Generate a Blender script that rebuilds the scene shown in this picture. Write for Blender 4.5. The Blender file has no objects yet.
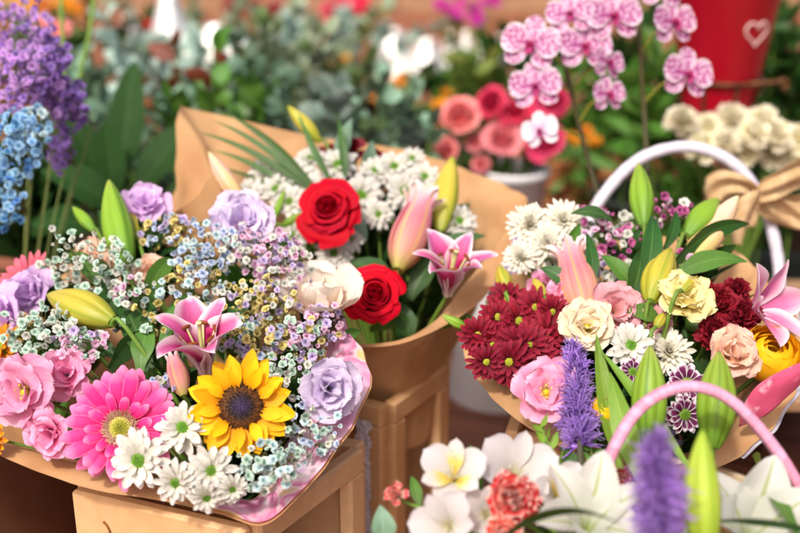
import bpy, math, random
import numpy as np
from mathutils import Vector, Matrix, noise

S = bpy.context.scene
COL = S.collection
rng = random.Random(7)
R = math.radians

# ------------------------------------------------------------------ camera
PITCH = R(20.0)
CAM = Vector((0, 0, 0.90))
RIGHT = Vector((1, 0, 0))
FWD = Vector((0, math.cos(PITCH), -math.sin(PITCH)))
UP = Vector((0, math.sin(PITCH), math.cos(PITCH)))
FPX = 800 * 50 / 36.0


def P(px, py, d):
    """a place in the market: image column, row and distance along the view axis in metres"""
    return CAM + d * (FWD + (px - 400) / FPX * RIGHT - (py - 266.5) / FPX * UP)


def G(px, py, z):
    r = FWD + (px - 400) / FPX * RIGHT - (py - 266.5) / FPX * UP
    return CAM + r * ((z - CAM.z) / r.z)


def M(px, d):
    return px * d / FPX


def facing(dx=0.0, dy=0.0):
    return (-FWD + dx * RIGHT + dy * UP).normalized()


cam_d = bpy.data.cameras.new('camera')
cam = bpy.data.objects.new('camera', cam_d)
COL.objects.link(cam)
cam.location = CAM
cam.rotation_euler = (R(90) - PITCH, 0, 0)
cam_d.lens = 50
cam_d.sensor_width = 36
cam_d.clip_start = 0.05
cam_d.clip_end = 200
cam_d.dof.use_dof = True
cam_d.dof.focus_distance = 1.10
cam_d.dof.aperture_fstop = 2.5
S.camera = cam

# ------------------------------------------------------------------ light
W = bpy.data.worlds.new('World')
S.world = W
W.use_nodes = True
nt = W.node_tree
bg = nt.nodes['Background']
sky = nt.nodes.new('ShaderNodeTexSky')
sky.sky_type = 'NISHITA'
sky.sun_disc = False
SUN_EL, SUN_AZ = R(52), R(205)        # azimuth measured clockwise from +Y
sky.sun_elevation = SUN_EL
sky.sun_rotation = SUN_AZ
sky.air_density = 1.0
sky.dust_density = 7.0
sky.ozone_density = 0.0
nt.links.new(sky.outputs[0], bg.inputs[0])
bg.inputs[1].default_value = 0.108
sd = bpy.data.lights.new('sun', 'SUN')
sd.energy = 2.0
sd.angle = R(5)
sd.color = (1.0, 0.955, 0.88)
sun = bpy.data.objects.new('sun', sd)
COL.objects.link(sun)
to_sun = Vector((math.sin(SUN_AZ) * math.cos(SUN_EL), math.cos(SUN_AZ) * math.cos(SUN_EL), math.sin(SUN_EL)))
sun.rotation_euler = to_sun.to_track_quat('Z', 'Y').to_euler()
S.view_settings.view_transform = 'Standard'
S.view_settings.look = 'None'
S.view_settings.gamma = 1
S.view_settings.exposure = 0.66
S.render.engine = 'CYCLES'
S.cycles.use_denoising = True
S.cycles.max_bounces = 8
S.cycles.transparent_max_bounces = 8


# ------------------------------------------------------------------ colour + materials
def hx(h):
    h = h.lstrip('#')
    c = [int(h[i:i + 2], 16) / 255 for i in (0, 2, 4)]
    return tuple(x / 12.92 if x <= 0.04045 else ((x + 0.055) / 1.055) ** 2.4 for x in c) + (1.0,)


MATS = {}


def newmat(name):
    m = bpy.data.materials.new(name)
    m.use_nodes = True
    n = m.node_tree
    for x in list(n.nodes):
        n.nodes.remove(x)
    out = n.nodes.new('ShaderNodeOutputMaterial')
    return m, n, out


def ramp(n, stops, interp='LINEAR'):
    r = n.nodes.new('ShaderNodeValToRGB')
    r.color_ramp.interpolation = interp
    e = r.color_ramp.elements
    while len(e) > 1:
        e.remove(e[-1])
    e[0].position = stops[0][0]
    e[0].color = stops[0][1] if not isinstance(stops[0][1], str) else hx(stops[0][1])
    for p, c in stops[1:]:
        x = e.new(p)
        x.color = hx(c) if isinstance(c, str) else c
    return r


def math_(n, op, a, b=None, clamp=False):
    m = n.nodes.new('ShaderNodeMath')
    m.operation = op
    m.use_clamp = clamp
    for i, v in enumerate((a, b)):
        if v is None:
            continue
        if isinstance(v, (int, float)):
            m.inputs[i].default_value = v
        else:
            n.links.new(v, m.inputs[i])
    return m.outputs[0]


def mixc(n, f, a, b, mode='MIX'):
    m = n.nodes.new('ShaderNodeMix')
    m.data_type = 'RGBA'
    m.blend_type = mode
    for sock, v in ((m.inputs[0], f), (m.inputs[6], a), (m.inputs[7], b)):
        if isinstance(v, (int, float)):
            sock.default_value = v
        elif isinstance(v, str):
            sock.default_value = hx(v)
        elif isinstance(v, tuple):
            sock.default_value = v
        else:
            n.links.new(v, sock)
    return m.outputs[2]


def pmat(name, stops, edge=None, rib=None, streak=0.18, sscale=(26, 2.2), trans=0.3, rough=0.5, spec=0.35,
         spots=None, var=0.10, mottle=0.0, bump=0.5, hue=.008, ihue=.006, ivar=.09, mott_scale=6.0):
    """living surface: colour runs along v (base to tip), edge colour by |2u-1|, fine lengthwise streaks"""
    if name in MATS:
        return MATS[name]
    m, n, out = newmat(name)
    L = n.links
    uv = n.nodes.new('ShaderNodeUVMap')
    sep = n.nodes.new('ShaderNodeSeparateXYZ')
    L.new(uv.outputs[0], sep.inputs[0])
    r = ramp(n, stops)
    L.new(sep.outputs[1], r.inputs[0])
    col = r.outputs[0]
    au = math_(n, 'ABSOLUTE', math_(n, 'SUBTRACT', math_(n, 'MULTIPLY', sep.outputs[0], 2.0), 1.0))
    if edge:
        ecol, lo, hi = edge
        er = ramp(n, [(lo, (0, 0, 0, 1)), (hi, (1, 1, 1, 1))])
        mx = math_(n, 'MAXIMUM', au, math_(n, 'MULTIPLY', math_(n, 'POWER', sep.outputs[1], 6.0), 0.97))
        L.new(mx, er.inputs[0])
        col = mixc(n, er.outputs[0], col, ecol)
    if rib:
        rcol, wid, amt = rib
        rr = ramp(n, [(0.0, (amt, amt, amt, 1)), (wid, (0, 0, 0, 1))])
        L.new(au, rr.inputs[0])
        col = mixc(n, rr.outputs[0], col, rcol)
    geo = n.nodes.new('ShaderNodeObjectInfo')
    mp = n.nodes.new('ShaderNodeMapping')
    mp.inputs[3].default_value = (sscale[0], sscale[1], 1)
    L.new(uv.outputs[0], mp.inputs[0])
    ns = n.nodes.new('ShaderNodeTexNoise')
    ns.inputs['Scale'].default_value = 1.0
    ns.inputs['Detail'].default_value = 3
    L.new(mp.outputs[0], ns.inputs[0])
    if spots:
        scol, sscl, thr = spots
        tc = n.nodes.new('ShaderNodeTexCoord')
        vo = n.nodes.new('ShaderNodeTexVoronoi')
        vo.inputs['Scale'].default_value = sscl
        L.new(tc.outputs['Object'], vo.inputs[0])
        sr = ramp(n, [(thr * 0.7, (1, 1, 1, 1)), (thr, (0, 0, 0, 1))])
        L.new(vo.outputs['Distance'], sr.inputs[0])
        f = sr.outputs[0]
        if edge:
            f = math_(n, 'MULTIPLY', f, math_(n, 'SUBTRACT', 1.0, er.outputs[0]))
        col = mixc(n, f, col, scol)
    if mottle:
        tc2 = n.nodes.new('ShaderNodeTexCoord')
        n2 = n.nodes.new('ShaderNodeTexNoise')
        n2.inputs['Scale'].default_value = mott_scale / 0.06
        n2.inputs['Detail'].default_value = 2
        L.new(tc2.outputs['Object'], n2.inputs[0])
        k = math_(n, 'ADD', math_(n, 'MULTIPLY', n2.outputs[0], 2 * mottle), 1 - mottle)
    else:
        k = None
    v = math_(n, 'ADD', math_(n, 'MULTIPLY', ns.outputs[0], 2 * streak), 1 - streak)
    v = math_(n, 'MULTIPLY', v, math_(n, 'ADD', math_(n, 'MULTIPLY', geo.outputs['Random'], 2 * var), 1 - var))
    gi = n.nodes.new('ShaderNodeNewGeometry')
    isl = gi.outputs['Random Per Island']
    v = math_(n, 'MULTIPLY', v, math_(n, 'ADD', math_(n, 'MULTIPLY', isl, 2 * ivar), 1 - ivar))
    if k is not None:
        v = math_(n, 'MULTIPLY', v, k)
    hs = n.nodes.new('ShaderNodeHueSaturation')
    L.new(col, hs.inputs['Color'])
    L.new(v, hs.inputs['Value'])
    hh = math_(n, 'ADD', math_(n, 'MULTIPLY', geo.outputs['Random'], 2 * hue), .5 - hue - ihue)
    L.new(math_(n, 'ADD', hh, math_(n, 'MULTIPLY', isl, 2 * ihue)), hs.inputs['Hue'])
    col = hs.outputs[0]
    b = n.nodes.new('ShaderNodeBsdfPrincipled')
    b.inputs['Roughness'].default_value = rough
    b.inputs['Specular IOR Level'].default_value = spec
    L.new(col, b.inputs['Base Color'])
    bp = n.nodes.new('ShaderNodeBump')
    bp.inputs['Strength'].default_value = bump
    bp.inputs['Distance'].default_value = 0.001
    L.new(ns.outputs[0], bp.inputs['Height'])
    L.new(bp.outputs[0], b.inputs['Normal'])
    if trans:
        t = n.nodes.new('ShaderNodeBsdfTranslucent')
        L.new(col, t.inputs[0])
        mx = n.nodes.new('ShaderNodeMixShader')
        mx.inputs[0].default_value = trans
        L.new(b.outputs[0], mx.inputs[1])
        L.new(t.outputs[0], mx.inputs[2])
        L.new(mx.outputs[0], out.inputs[0])
    else:
        L.new(b.outputs[0], out.inputs[0])
    MATS[name] = m
    return m


def smat(name, c1, c2=None, scale=20.0, rough=0.6, spec=0.3, metal=0.0, bump=0.2, stretch=(1, 1, 1), detail=5, trans=0.0,
         fibre=None, lohi=(0.35, 0.65), bdist=0.001):
    """man-made surface: two tones of noise in object space, optional fine fibre"""
    if name in MATS:
        return MATS[name]
    m, n, out = newmat(name)
    L = n.links
    tc = n.nodes.new('ShaderNodeTexCoord')
    mp = n.nodes.new('ShaderNodeMapping')
    mp.inputs[3].default_value = stretch
    L.new(tc.outputs['Object'], mp.inputs[0])
    ns = n.nodes.new('ShaderNodeTexNoise')
    ns.inputs['Scale'].default_value = scale
    ns.inputs['Detail'].default_value = detail
    L.new(mp.outputs[0], ns.inputs[0])
    r = ramp(n, [(lohi[0], c1), (lohi[1], c2 or c1)])
    L.new(ns.outputs[0], r.inputs[0])
    col = r.outputs[0]
    h = ns.outputs[0]
    if fibre:
        n2 = n.nodes.new('ShaderNodeTexNoise')
        n2.inputs['Scale'].default_value = fibre[0]
        n2.inputs['Detail'].default_value = 6
        L.new(tc.outputs['Object'], n2.inputs[0])
        v = math_(n, 'ADD', math_(n, 'MULTIPLY', n2.outputs[0], 2 * fibre[1]), 1 - fibre[1])
        hs = n.nodes.new('ShaderNodeHueSaturation')
        L.new(col, hs.inputs['Color'])
        L.new(v, hs.inputs['Value'])
        col = hs.outputs[0]
        h = n2.outputs[0]
    b = n.nodes.new('ShaderNodeBsdfPrincipled')
    b.inputs['Roughness'].default_value = rough
    b.inputs['Specular IOR Level'].default_value = spec
    b.inputs['Metallic'].default_value = metal
    L.new(col, b.inputs['Base Color'])
    bp = n.nodes.new('ShaderNodeBump')
    bp.inputs['Strength'].default_value = bump
    bp.inputs['Distance'].default_value = bdist
    L.new(h, bp.inputs['Height'])
    L.new(bp.outputs[0], b.inputs['Normal'])
    if trans:
        t = n.nodes.new('ShaderNodeBsdfTranslucent')
        L.new(col, t.inputs[0])
        mx = n.nodes.new('ShaderNodeMixShader')
        mx.inputs[0].default_value = trans
        L.new(b.outputs[0], mx.inputs[1])
        L.new(t.outputs[0], mx.inputs[2])
        L.new(mx.outputs[0], out.inputs[0])
    else:
        L.new(b.outputs[0], out.inputs[0])
    MATS[name] = m
    return m


def canemat(name, c1, c2, seam, turns):
    """split cane wound round a hoop: seams run diagonally, tone differs from turn to turn, scuffs"""
    m, n, out = newmat(name)
    L = n.links
    uv = n.nodes.new('ShaderNodeUVMap')
    sp = n.nodes.new('ShaderNodeSeparateXYZ')
    L.new(uv.outputs[0], sp.inputs[0])
    w = math_(n, 'ADD', math_(n, 'MULTIPLY', sp.outputs[1], turns), sp.outputs[0])
    fr = math_(n, 'FRACT', w)
    e = math_(n, 'ABSOLUTE', math_(n, 'SUBTRACT', fr, .5))
    sr = ramp(n, [(.40, (0, 0, 0, 1)), (.5, (1, 1, 1, 1))])
    L.new(e, sr.inputs[0])
    wn = n.nodes.new('ShaderNodeTexWhiteNoise')
    wn.noise_dimensions = '1D'
    L.new(math_(n, 'FLOOR', w), wn.inputs['W'])
    tc = n.nodes.new('ShaderNodeTexCoord')
    ns = n.nodes.new('ShaderNodeTexNoise')
    ns.inputs['Scale'].default_value = 160
    ns.inputs['Detail'].default_value = 6
    L.new(tc.outputs['Object'], ns.inputs[0])
    col = mixc(n, wn.outputs[0], c1, c2)
    col = mixc(n, math_(n, 'MULTIPLY', sr.outputs[0], .28), col, seam)
    sc = ramp(n, [(.60, (0, 0, 0, 1)), (.72, (1, 1, 1, 1))])
    L.new(ns.outputs[0], sc.inputs[0])
    col = mixc(n, math_(n, 'MULTIPLY', sc.outputs[0], .35), col, seam)
    b = n.nodes.new('ShaderNodeBsdfPrincipled')
    b.inputs['Roughness'].default_value = .5
    L.new(col, b.inputs['Base Color'])
    bp = n.nodes.new('ShaderNodeBump')
    bp.inputs['Strength'].default_value = .4
    bp.inputs['Distance'].default_value = .001
    bp.invert = True
    L.new(sr.outputs[0], bp.inputs['Height'])
    L.new(bp.outputs[0], b.inputs['Normal'])
    L.new(b.outputs[0], out.inputs[0])
    return m


# ------------------------------------------------------------------ mesh building
class MB:
    def __init__(s):
        s.v, s.uv, s.f, s.n = [], [], [], 0

    def grid(s, Pg, UV=None, closed=False):
        nv, nu = Pg.shape[:2]
        if UV is None:
            uu, vv = np.meshgrid(np.linspace(0, 1, nu), np.linspace(0, 1, nv))
            UV = np.stack([uu, vv], -1)
        s.v.append(Pg.reshape(-1, 3))
        s.uv.append(UV.reshape(-1, 2))
        b = s.n
        for i in range(nv - 1):
            for j in range(nu - (0 if closed else 1)):
                j2 = (j + 1) % nu
                s.f.append((b + i * nu + j, b + i * nu + j2, b + (i + 1) * nu + j2, b + (i + 1) * nu + j))
        s.n += nv * nu
        return s

    def raw(s, verts, faces, uv=None):
        verts = np.asarray(verts, float)
        s.v.append(verts)
        s.uv.append(np.zeros((len(verts), 2)) if uv is None else np.asarray(uv, float))
        s.f += [tuple(i + s.n for i in f) for f in faces]
        s.n += len(verts)
        return s

    def tube(s, pts, rad, n=6, cap=True, v0=0.0, v1=1.0):
        pts = [np.asarray(p, float) for p in pts]
        m = len(pts)
        if not hasattr(rad, '__len__'):
            rad = [rad] * m
        rows = []
        t = pts[1] - pts[0]
        t = t / (np.linalg.norm(t) + 1e-12)
        a = np.array([1.0, 0, 0]) if abs(t[0]) < 0.8 else np.array([0, 1.0, 0])
        x = np.cross(t, a)
        x /= np.linalg.norm(x)
        for i in range(m):
            t = pts[min(i + 1, m - 1)] - pts[max(i - 1, 0)]
            t = t / (np.linalg.norm(t) + 1e-12)
            x = x - t * np.dot(x, t)
            x /= np.linalg.norm(x) + 1e-12
            y = np.cross(t, x)
            ang = np.linspace(0, 2 * np.pi, n + 1)
            rows.append(pts[i] + rad[i] * (np.cos(ang)[:, None] * x + np.sin(ang)[:, None] * y))
        Pg = np.array(rows)
        uu, vv = np.meshgrid(np.linspace(0, 1, n + 1), np.linspace(v0, v1, m))
        s.grid(Pg, np.stack([uu, vv], -1))
        if cap:
            for row, vq in ((Pg[0], v0), (Pg[-1], v1)):
                c = row.mean(0)
                s.raw(np.vstack([row[:n], c]), [(i, (i + 1) % n, n) for i in range(n)], [[0.5, vq]] * (n + 1))
        return s

    def lathe(s, prof, n=32, c=(0, 0, 0), squash=(1, 1)):
        prof = np.asarray(prof, float)
        ang = np.linspace(0, 2 * np.pi, n + 1)
        Pg = np.zeros((len(prof), n + 1, 3))
        Pg[:, :, 0] = prof[:, 0:1] * np.cos(ang) * squash[0] + c[0]
        Pg[:, :, 1] = prof[:, 0:1] * np.sin(ang) * squash[1] + c[1]
        Pg[:, :, 2] = prof[:, 1:2] + c[2]
        return s.grid(Pg)

    def box(s, c, size, rz=0.0, bev=0.0, mtx=None):
        """bevelled box"""
        hx_, hy, hz = [k / 2 for k in size]
        b = min(bev, hx_ * 0.9, hy * 0.9, hz * 0.9)
        vs, fs = [], []
        if b <= 0:
            for x in (-hx_, hx_):
                for y in (-hy, hy):
                    for z in (-hz, hz):
                        vs.append((x, y, z))
            fs = [(0, 1, 3, 2), (4, 6, 7, 5), (0, 4, 5, 1), (2, 3, 7, 6), (0, 2, 6, 4), (1, 5, 7, 3)]
        else:
            idx = {}
            for sx in (-1, 1):
                for sy in (-1, 1):
                    for sz in (-1, 1):
                        for ax in range(3):
                            p = [sx * hx_, sy * hy, sz * hz]
                            for k in range(3):
                                if k != ax:
                                    p[k] -= (sx, sy, sz)[k] * b
                            idx[(sx, sy, sz, ax)] = len(vs)
                            vs.append(tuple(p))
            for ax in range(3):
                o = [k for k in range(3) if k != ax]
                for sg in (-1, 1):
                    q = []
                    for a1, a2 in ((-1, -1), (1, -1), (1, 1), (-1, 1)):
                        t = [0, 0, 0]
                        t[ax] = sg
                        t[o[0]] = a1
                        t[o[1]] = a2
                        q.append(idx[(*t, ax)])
                    fs.append(tuple(q))
            for ax in range(3):
                o = [k for k in range(3) if k != ax]
                for a1 in (-1, 1):
                    for a2 in (-1, 1):
                        q = []
                        for sg, which in ((-1, 0), (1, 0), (1, 1), (-1, 1)):
                            t = [0, 0, 0]
                            t[ax] = sg
                            t[o[0]] = a1
                            t[o[1]] = a2
                            q.append(idx[(*t, o[which])])
                        fs.append(tuple(q))
            for sx in (-1, 1):
                for sy in (-1, 1):
                    for sz in (-1, 1):
                        fs.append(tuple(idx[(sx, sy, sz, k)] for k in range(3)))
        cz, sn = math.cos(rz), math.sin(rz)
        vs = [(x * cz - y * sn + c[0], x * sn + y * cz + c[1], z + c[2]) for x, y, z in vs]
        if mtx is not None:
            vs = [tuple(mtx @ Vector(p)) for p in vs]
        return s.raw(vs, fs)

    def build(s, name, mat, parent=None, smooth=True, local=None, solid=0.0, sub=0):
        V = np.vstack(s.v) if s.v else np.zeros((0, 3))
        U = np.vstack(s.uv)
        if local is not None:                      # world -> local of the parent
            A = np.array(local)
            V = V @ A[:3, :3].T + A[:3, 3]
        me = bpy.data.meshes.new(name)
        me.from_pydata(V.tolist(), [], s.f)
        ul = me.uv_layers.new(name='UVMap')
        li = np.empty(len(me.loops), dtype=np.int32)
        me.loops.foreach_get('vertex_index', li)
        ul.data.foreach_set('uv', U[li].astype(np.float32).ravel())
        me.polygons.foreach_set('use_smooth', [smooth] * len(me.polygons))
        me.materials.append(mat)
        me.validate()
        o = bpy.data.objects.new(name, me)
        COL.objects.link(o)
        o.parent = parent
        if solid:
            md = o.modifiers.new('thick', 'SOLIDIFY')
            md.thickness = solid
            md.offset = 0
        if sub:
            md = o.modifiers.new('sub', 'SUBSURF')
            md.levels = md.render_levels = sub
        return o


def tag(o, label, cat, group=None, kind=None):
    if label:
        o['label'] = label
    if cat:
        o['category'] = cat
    if group:
        o['group'] = group
    if kind:
        o['kind'] = kind
    return o


def thing(name, label, cat, group=None, loc=(0, 0, 0), z=None, roll=0.0):
    o = bpy.data.objects.new(name, None)
    COL.objects.link(o)
    o.empty_display_size = 0.02
    q = Vector(z).to_track_quat('Z', 'Y').to_matrix().to_4x4() if z is not None else Matrix.Identity(4)
    m = Matrix.Translation(Vector(loc)) @ q @ Matrix.Rotation(roll, 4, 'Z')
    o.matrix_world = m
    tag(o, label, cat, group)
    return o, m.inverted()


def copy_to(o, parent, mtx=None):
    c = o.copy()
    COL.objects.link(c)
    c.parent = parent
    if mtx is not None:
        c.matrix_local = mtx
    return c


def crom(pts, n, closed=False):
    """smooth curve through points, n samples"""
    p = np.asarray([tuple(q) for q in pts], float)
    m = len(p)
    seg = m if closed else m - 1
    out = []
    for k in range(n):
        t = k / (n if closed else n - 1) * seg
        i = min(int(t), seg - 1)
        f = t - i
        if closed:
            a, b, c, d = p[(i - 1) % m], p[i % m], p[(i + 1) % m], p[(i + 2) % m]
        else:
            a, b, c, d = p[max(i - 1, 0)], p[i], p[min(i + 1, m - 1)], p[min(i + 2, m - 1)]
        out.append(0.5 * ((2 * b) + (-a + c) * f + (2 * a - 5 * b + 4 * c - d) * f * f + (-a + 3 * b - 3 * c + d) * f ** 3))
    return np.array(out)


# ------------------------------------------------------------------ petals
def wprof(t, wb=0.3, tp=0.55, k=2.0, m=2.0, tip=0.0):
    t = np.asarray(t, float)
    a = np.clip(t / tp, 0, 1)
    a = a * a * (3 - 2 * a)
    up = wb + (1 - wb) * a
    x = np.clip((t - tp) / (1 - tp), 0, 1)
    dn = np.maximum(1 - x ** k, 0) ** (1 / m)
    return np.where(t < tp, up, tip + (1 - tip) * dn)


def petal(L, Wd, a0, a1, az=0.0, r0=0.0, z0=0.0, nv=9, nu=5, wb=0.3, tp=0.55, k=2.0, m=2.0, tip=0.05, cup=0.2, fold=0.0,
          ripple=0.0, rn=3.0, ph=0.0, apow=1.0, notch=0.0, side=0.0, rag=0.0, seed=0, twist=0.0):
    """strip petal: starts at radius r0, elevation a0 -> a1 degrees (90 = along the facing axis)"""
    t = np.linspace(0, 1, nv)
    ang = np.radians(a0 + (a1 - a0) * t ** apow)
    am = (ang[1:] + ang[:-1]) / 2
    ds = L / (nv - 1)
    rr = r0 + np.concatenate([[0], np.cumsum(np.cos(am) * ds)])
    zz = z0 + np.concatenate([[0], np.cumsum(np.sin(am) * ds)])
    u = np.linspace(-1, 1, nu)
    w = wprof(t, wb, tp, k, m, tip) * Wd / 2
    U, T = np.meshgrid(u, t)
    Wm = w[:, None]
    off = cup * Wm * U ** 2 + fold * Wm * np.abs(U)
    off = off + ripple * Wd * np.sin(rn * 2 * np.pi * T + ph + U * 1.5) * np.abs(U) ** 1.5 * np.minimum(1, T * 2)
    tl = np.zeros_like(T)
    if notch:
        tl = -notch * L * (1 - np.abs(U)) ** 2 * (T ** 8)
    if rag:
        q = np.random.RandomState(seed)
        rg = q.uniform(-1, 1, nu)
        tl = tl + rag * L * rg[None, :] * T ** 6
        off = off + rag * L * 0.8 * q.uniform(-1, 1, nu)[None, :] * T ** 4
    na = ang[:, None]
    rad = rr[:, None] - np.sin(na) * off + np.cos(na) * tl
    z = zz[:, None] + np.cos(na) * off + np.sin(na) * tl
    lat = U * Wm * (1 - 0.12 * cup) + side * L * T ** 2
    if twist:
        tw = twist * T
        z = z + np.sin(tw) * U * Wm
    x = rad * math.cos(az) - lat * math.sin(az)
    y = rad * math.sin(az) + lat * math.cos(az)
    return np.stack([x, y, z], -1), np.stack([(U + 1) / 2, T], -1)


def wpetal(az, half, rz, nv=9, nu=9, k=2.5, tp=0.55, wb=0.8, tip=0.15, ripple=0.0, rn=2, ph=0.0, lip=0.0, tw=0.0):
    """petal wrapped round the flower axis; rz = [(r, z) ...] profile"""
    pr = crom([(r, z, 0) for r, z in rz], nv)
    t = np.linspace(0, 1, nv)
    w = wprof(t, wb, tp, k, 2.0, tip)
    u = np.linspace(-1, 1, nu)
    U, T = np.meshgrid(u, t)
    A = az + U * half * w[:, None] + tw * T
    rr = pr[:, 0][:, None] * (1 + ripple * np.sin(rn * np.pi * U + ph) * T ** 2 + lip * U ** 2 * T ** 3)
    zz = pr[:, 1][:, None] * (1 + 0.5 * ripple * np.cos(rn * np.pi * U + ph) * T ** 2) - 0.0 * U
    return np.stack([rr * np.cos(A), rr * np.sin(A), zz], -1), np.stack([(U + 1) / 2, T], -1)


def dome(mb, r, h, z0=0.0, n=20, rows=6, v0=0.0, v1=1.0):
    t = np.linspace(0, 1, rows)
    ang = np.linspace(0, 2 * np.pi, n + 1)
    Pg = np.zeros((rows, n + 1, 3))
    rr = r * (1 - t)
    zz = z0 + h * np.sqrt(np.maximum(0, 1 - (1 - t) ** 2))
    Pg[:, :, 0] = rr[:, None] * np.cos(ang)
    Pg[:, :, 1] = rr[:, None] * np.sin(ang)
    Pg[:, :, 2] = zz[:, None]
    uu, vv = np.meshgrid(np.linspace(0, 1, n + 1), v0 + (v1 - v0) * (1 - t))
    mb.grid(Pg, np.stack([uu, vv], -1))


def seeds(mb, r, h, z0, n, size, tall, rin=0.0, jit=0.1, seed=1):
    """small pointed florets in sunflower order; v = radius fraction"""
    q = random.Random(seed)
    for i in range(n):
        f = math.sqrt((i + 0.5) / n)
        if f < rin:
            continue
        a = i * 2.39996 + q.uniform(-jit, jit)
        rr = r * f
        z = z0 + h * math.sqrt(max(0, 1 - f * f * 0.98))
        s_ = size * q.uniform(0.8, 1.2)
        tl = tall * q.uniform(0.6, 1.3)
        ox, oy = math.cos(a), math.sin(a)
        c = np.array([rr * ox, rr * oy, z])
        nx, nz = f * 0.7, math.sqrt(1 - (f * 0.7) ** 2)
        top = c + tl * np.array([ox * nx + q.uniform(-.3, .3), oy * nx + q.uniform(-.3, .3), nz])
        ring = [c + s_ * np.array([math.cos(b), math.sin(b), 0]) for b in (0, 1.57, 3.14, 4.71)]
        ring2 = [p_ + 0.65 * (top - c) for p_ in ring]
        mb.raw(ring + ring2 + [top], [(0, 1, 5, 4), (1, 2, 6, 5), (2, 3, 7, 6), (3, 0, 4, 7), (4, 5, 8), (5, 6, 8), (6, 7, 8), (7, 4, 8)],
               [[0.5, f]] * 9)


# ------------------------------------------------------------------ shared living materials
STEM = pmat('stem green', [(0, '#5d7a2c'), (1, '#6f9038')], trans=0, rough=0.5)
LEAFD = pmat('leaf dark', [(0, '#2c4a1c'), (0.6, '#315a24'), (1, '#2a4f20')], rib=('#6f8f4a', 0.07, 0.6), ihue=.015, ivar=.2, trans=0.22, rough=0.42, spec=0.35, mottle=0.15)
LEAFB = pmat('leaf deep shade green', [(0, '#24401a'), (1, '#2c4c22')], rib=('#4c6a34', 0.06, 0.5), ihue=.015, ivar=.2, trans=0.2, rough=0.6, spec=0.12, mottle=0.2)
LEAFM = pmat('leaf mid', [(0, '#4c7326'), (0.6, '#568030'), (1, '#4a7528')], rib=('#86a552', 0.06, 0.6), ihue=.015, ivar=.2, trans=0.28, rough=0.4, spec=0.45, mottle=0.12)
LEAFL = pmat('leaf light', [(0, '#86a83a'), (0.6, '#7da136'), (1, '#6f9430')], rib=('#b0c868', 0.06, 0.5), trans=0.3, rough=0.42, spec=0.4, mottle=0.1)
EUCA = pmat('leaf eucalyptus', [(0, '#58765a'), (1, '#74937c')], rib=('#a8bba6', 0.06, 0.5), ihue=.03, ivar=.35, trans=0.15, rough=0.6, mottle=0.3, var=0.3)
EUCB = pmat('leaf sage', [(0, '#8a9a78'), (1, '#a3b096')], rib=('#b8c4a6', 0.06, 0.5), ihue=.03, ivar=.35, trans=0.2, rough=0.6, mottle=0.3, var=0.3)
GCTR = pmat('disc green', [(0, '#4a7418'), (0.6, '#5f8c20'), (1, '#86a436')], trans=0, streak=0.25)
YCTR = pmat('disc yellow green', [(0, '#8a9c22'), (1, '#aaa82c')], trans=0, streak=0.25)
BRANCH = pmat('fine branch', [(0, '#6d7a3c'), (1, '#7f8c50')], trans=0, rough=0.6)


def stem_to(root, inv, a, b, rad=0.0022, mat=None, bow=0.02):
    """a stem from the back of a bloom (world a) to where the stems are tied (world b)"""
    a, b = Vector(a), Vector(b)
    mid = (a + b) / 2 + Vector((0, 0, bow))
    MB().tube(crom([a, mid, b], 8), [rad * 0.8] + [rad] * 7, 6).build('stem', mat or STEM, root, local=inv)
# ------------------------------------------------------------------ flower kinds
def start(name, label, cat, group, px, py, d, face, roll=None):
    loc = P(px, py, d)
    z = facing(*face)
    return thing(name, label, cat, group, loc, z, rng.uniform(0, 6.28) if roll is None else roll) + (loc,)


def calyx(root, r, depth, n=5, mat=None):
    mb = MB()
    mb.lathe([(0.0015, -depth), (r * 0.25, -depth * 0.8), (r * 0.34, -depth * 0.4), (r * 0.40, -depth * 0.05)], 10)
    mb.build('calyx', mat or LEAFM, root)


def rays(root, layers, mat, split=False, name='petals', q=None, nu=5, nv=8, **kw):
    q = q or rng
    mb = MB()
    for (n, L, Wd, a0, a1, r0, z0) in layers:
        off = q.uniform(0, 6.28)
        for i in range(n):
            az = off + i * 2 * math.pi / n + q.uniform(-.35, .35) * 2 * math.pi / n * 0.5
            if not split and q.random() < .05:
                continue
            l = L * q.uniform(.82, 1.08)
            pg, uv = petal(l, Wd * q.uniform(.85, 1.1), a0 + q.uniform(-8, 8), a1 + q.uniform(-22, 20), az, r0, z0 + q.uniform(-.0006, .0006),
                           nv, nu, ph=q.uniform(0, 6), side=q.uniform(-.06, .06), twist=q.uniform(-.25, .25), seed=q.randrange(9999), **kw)
            if split:
                o = MB().grid(pg, uv).build('petal', mat, root)
            else:
                mb.grid(pg, uv)
    if not split:
        mb.build(name, mat, root)


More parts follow.
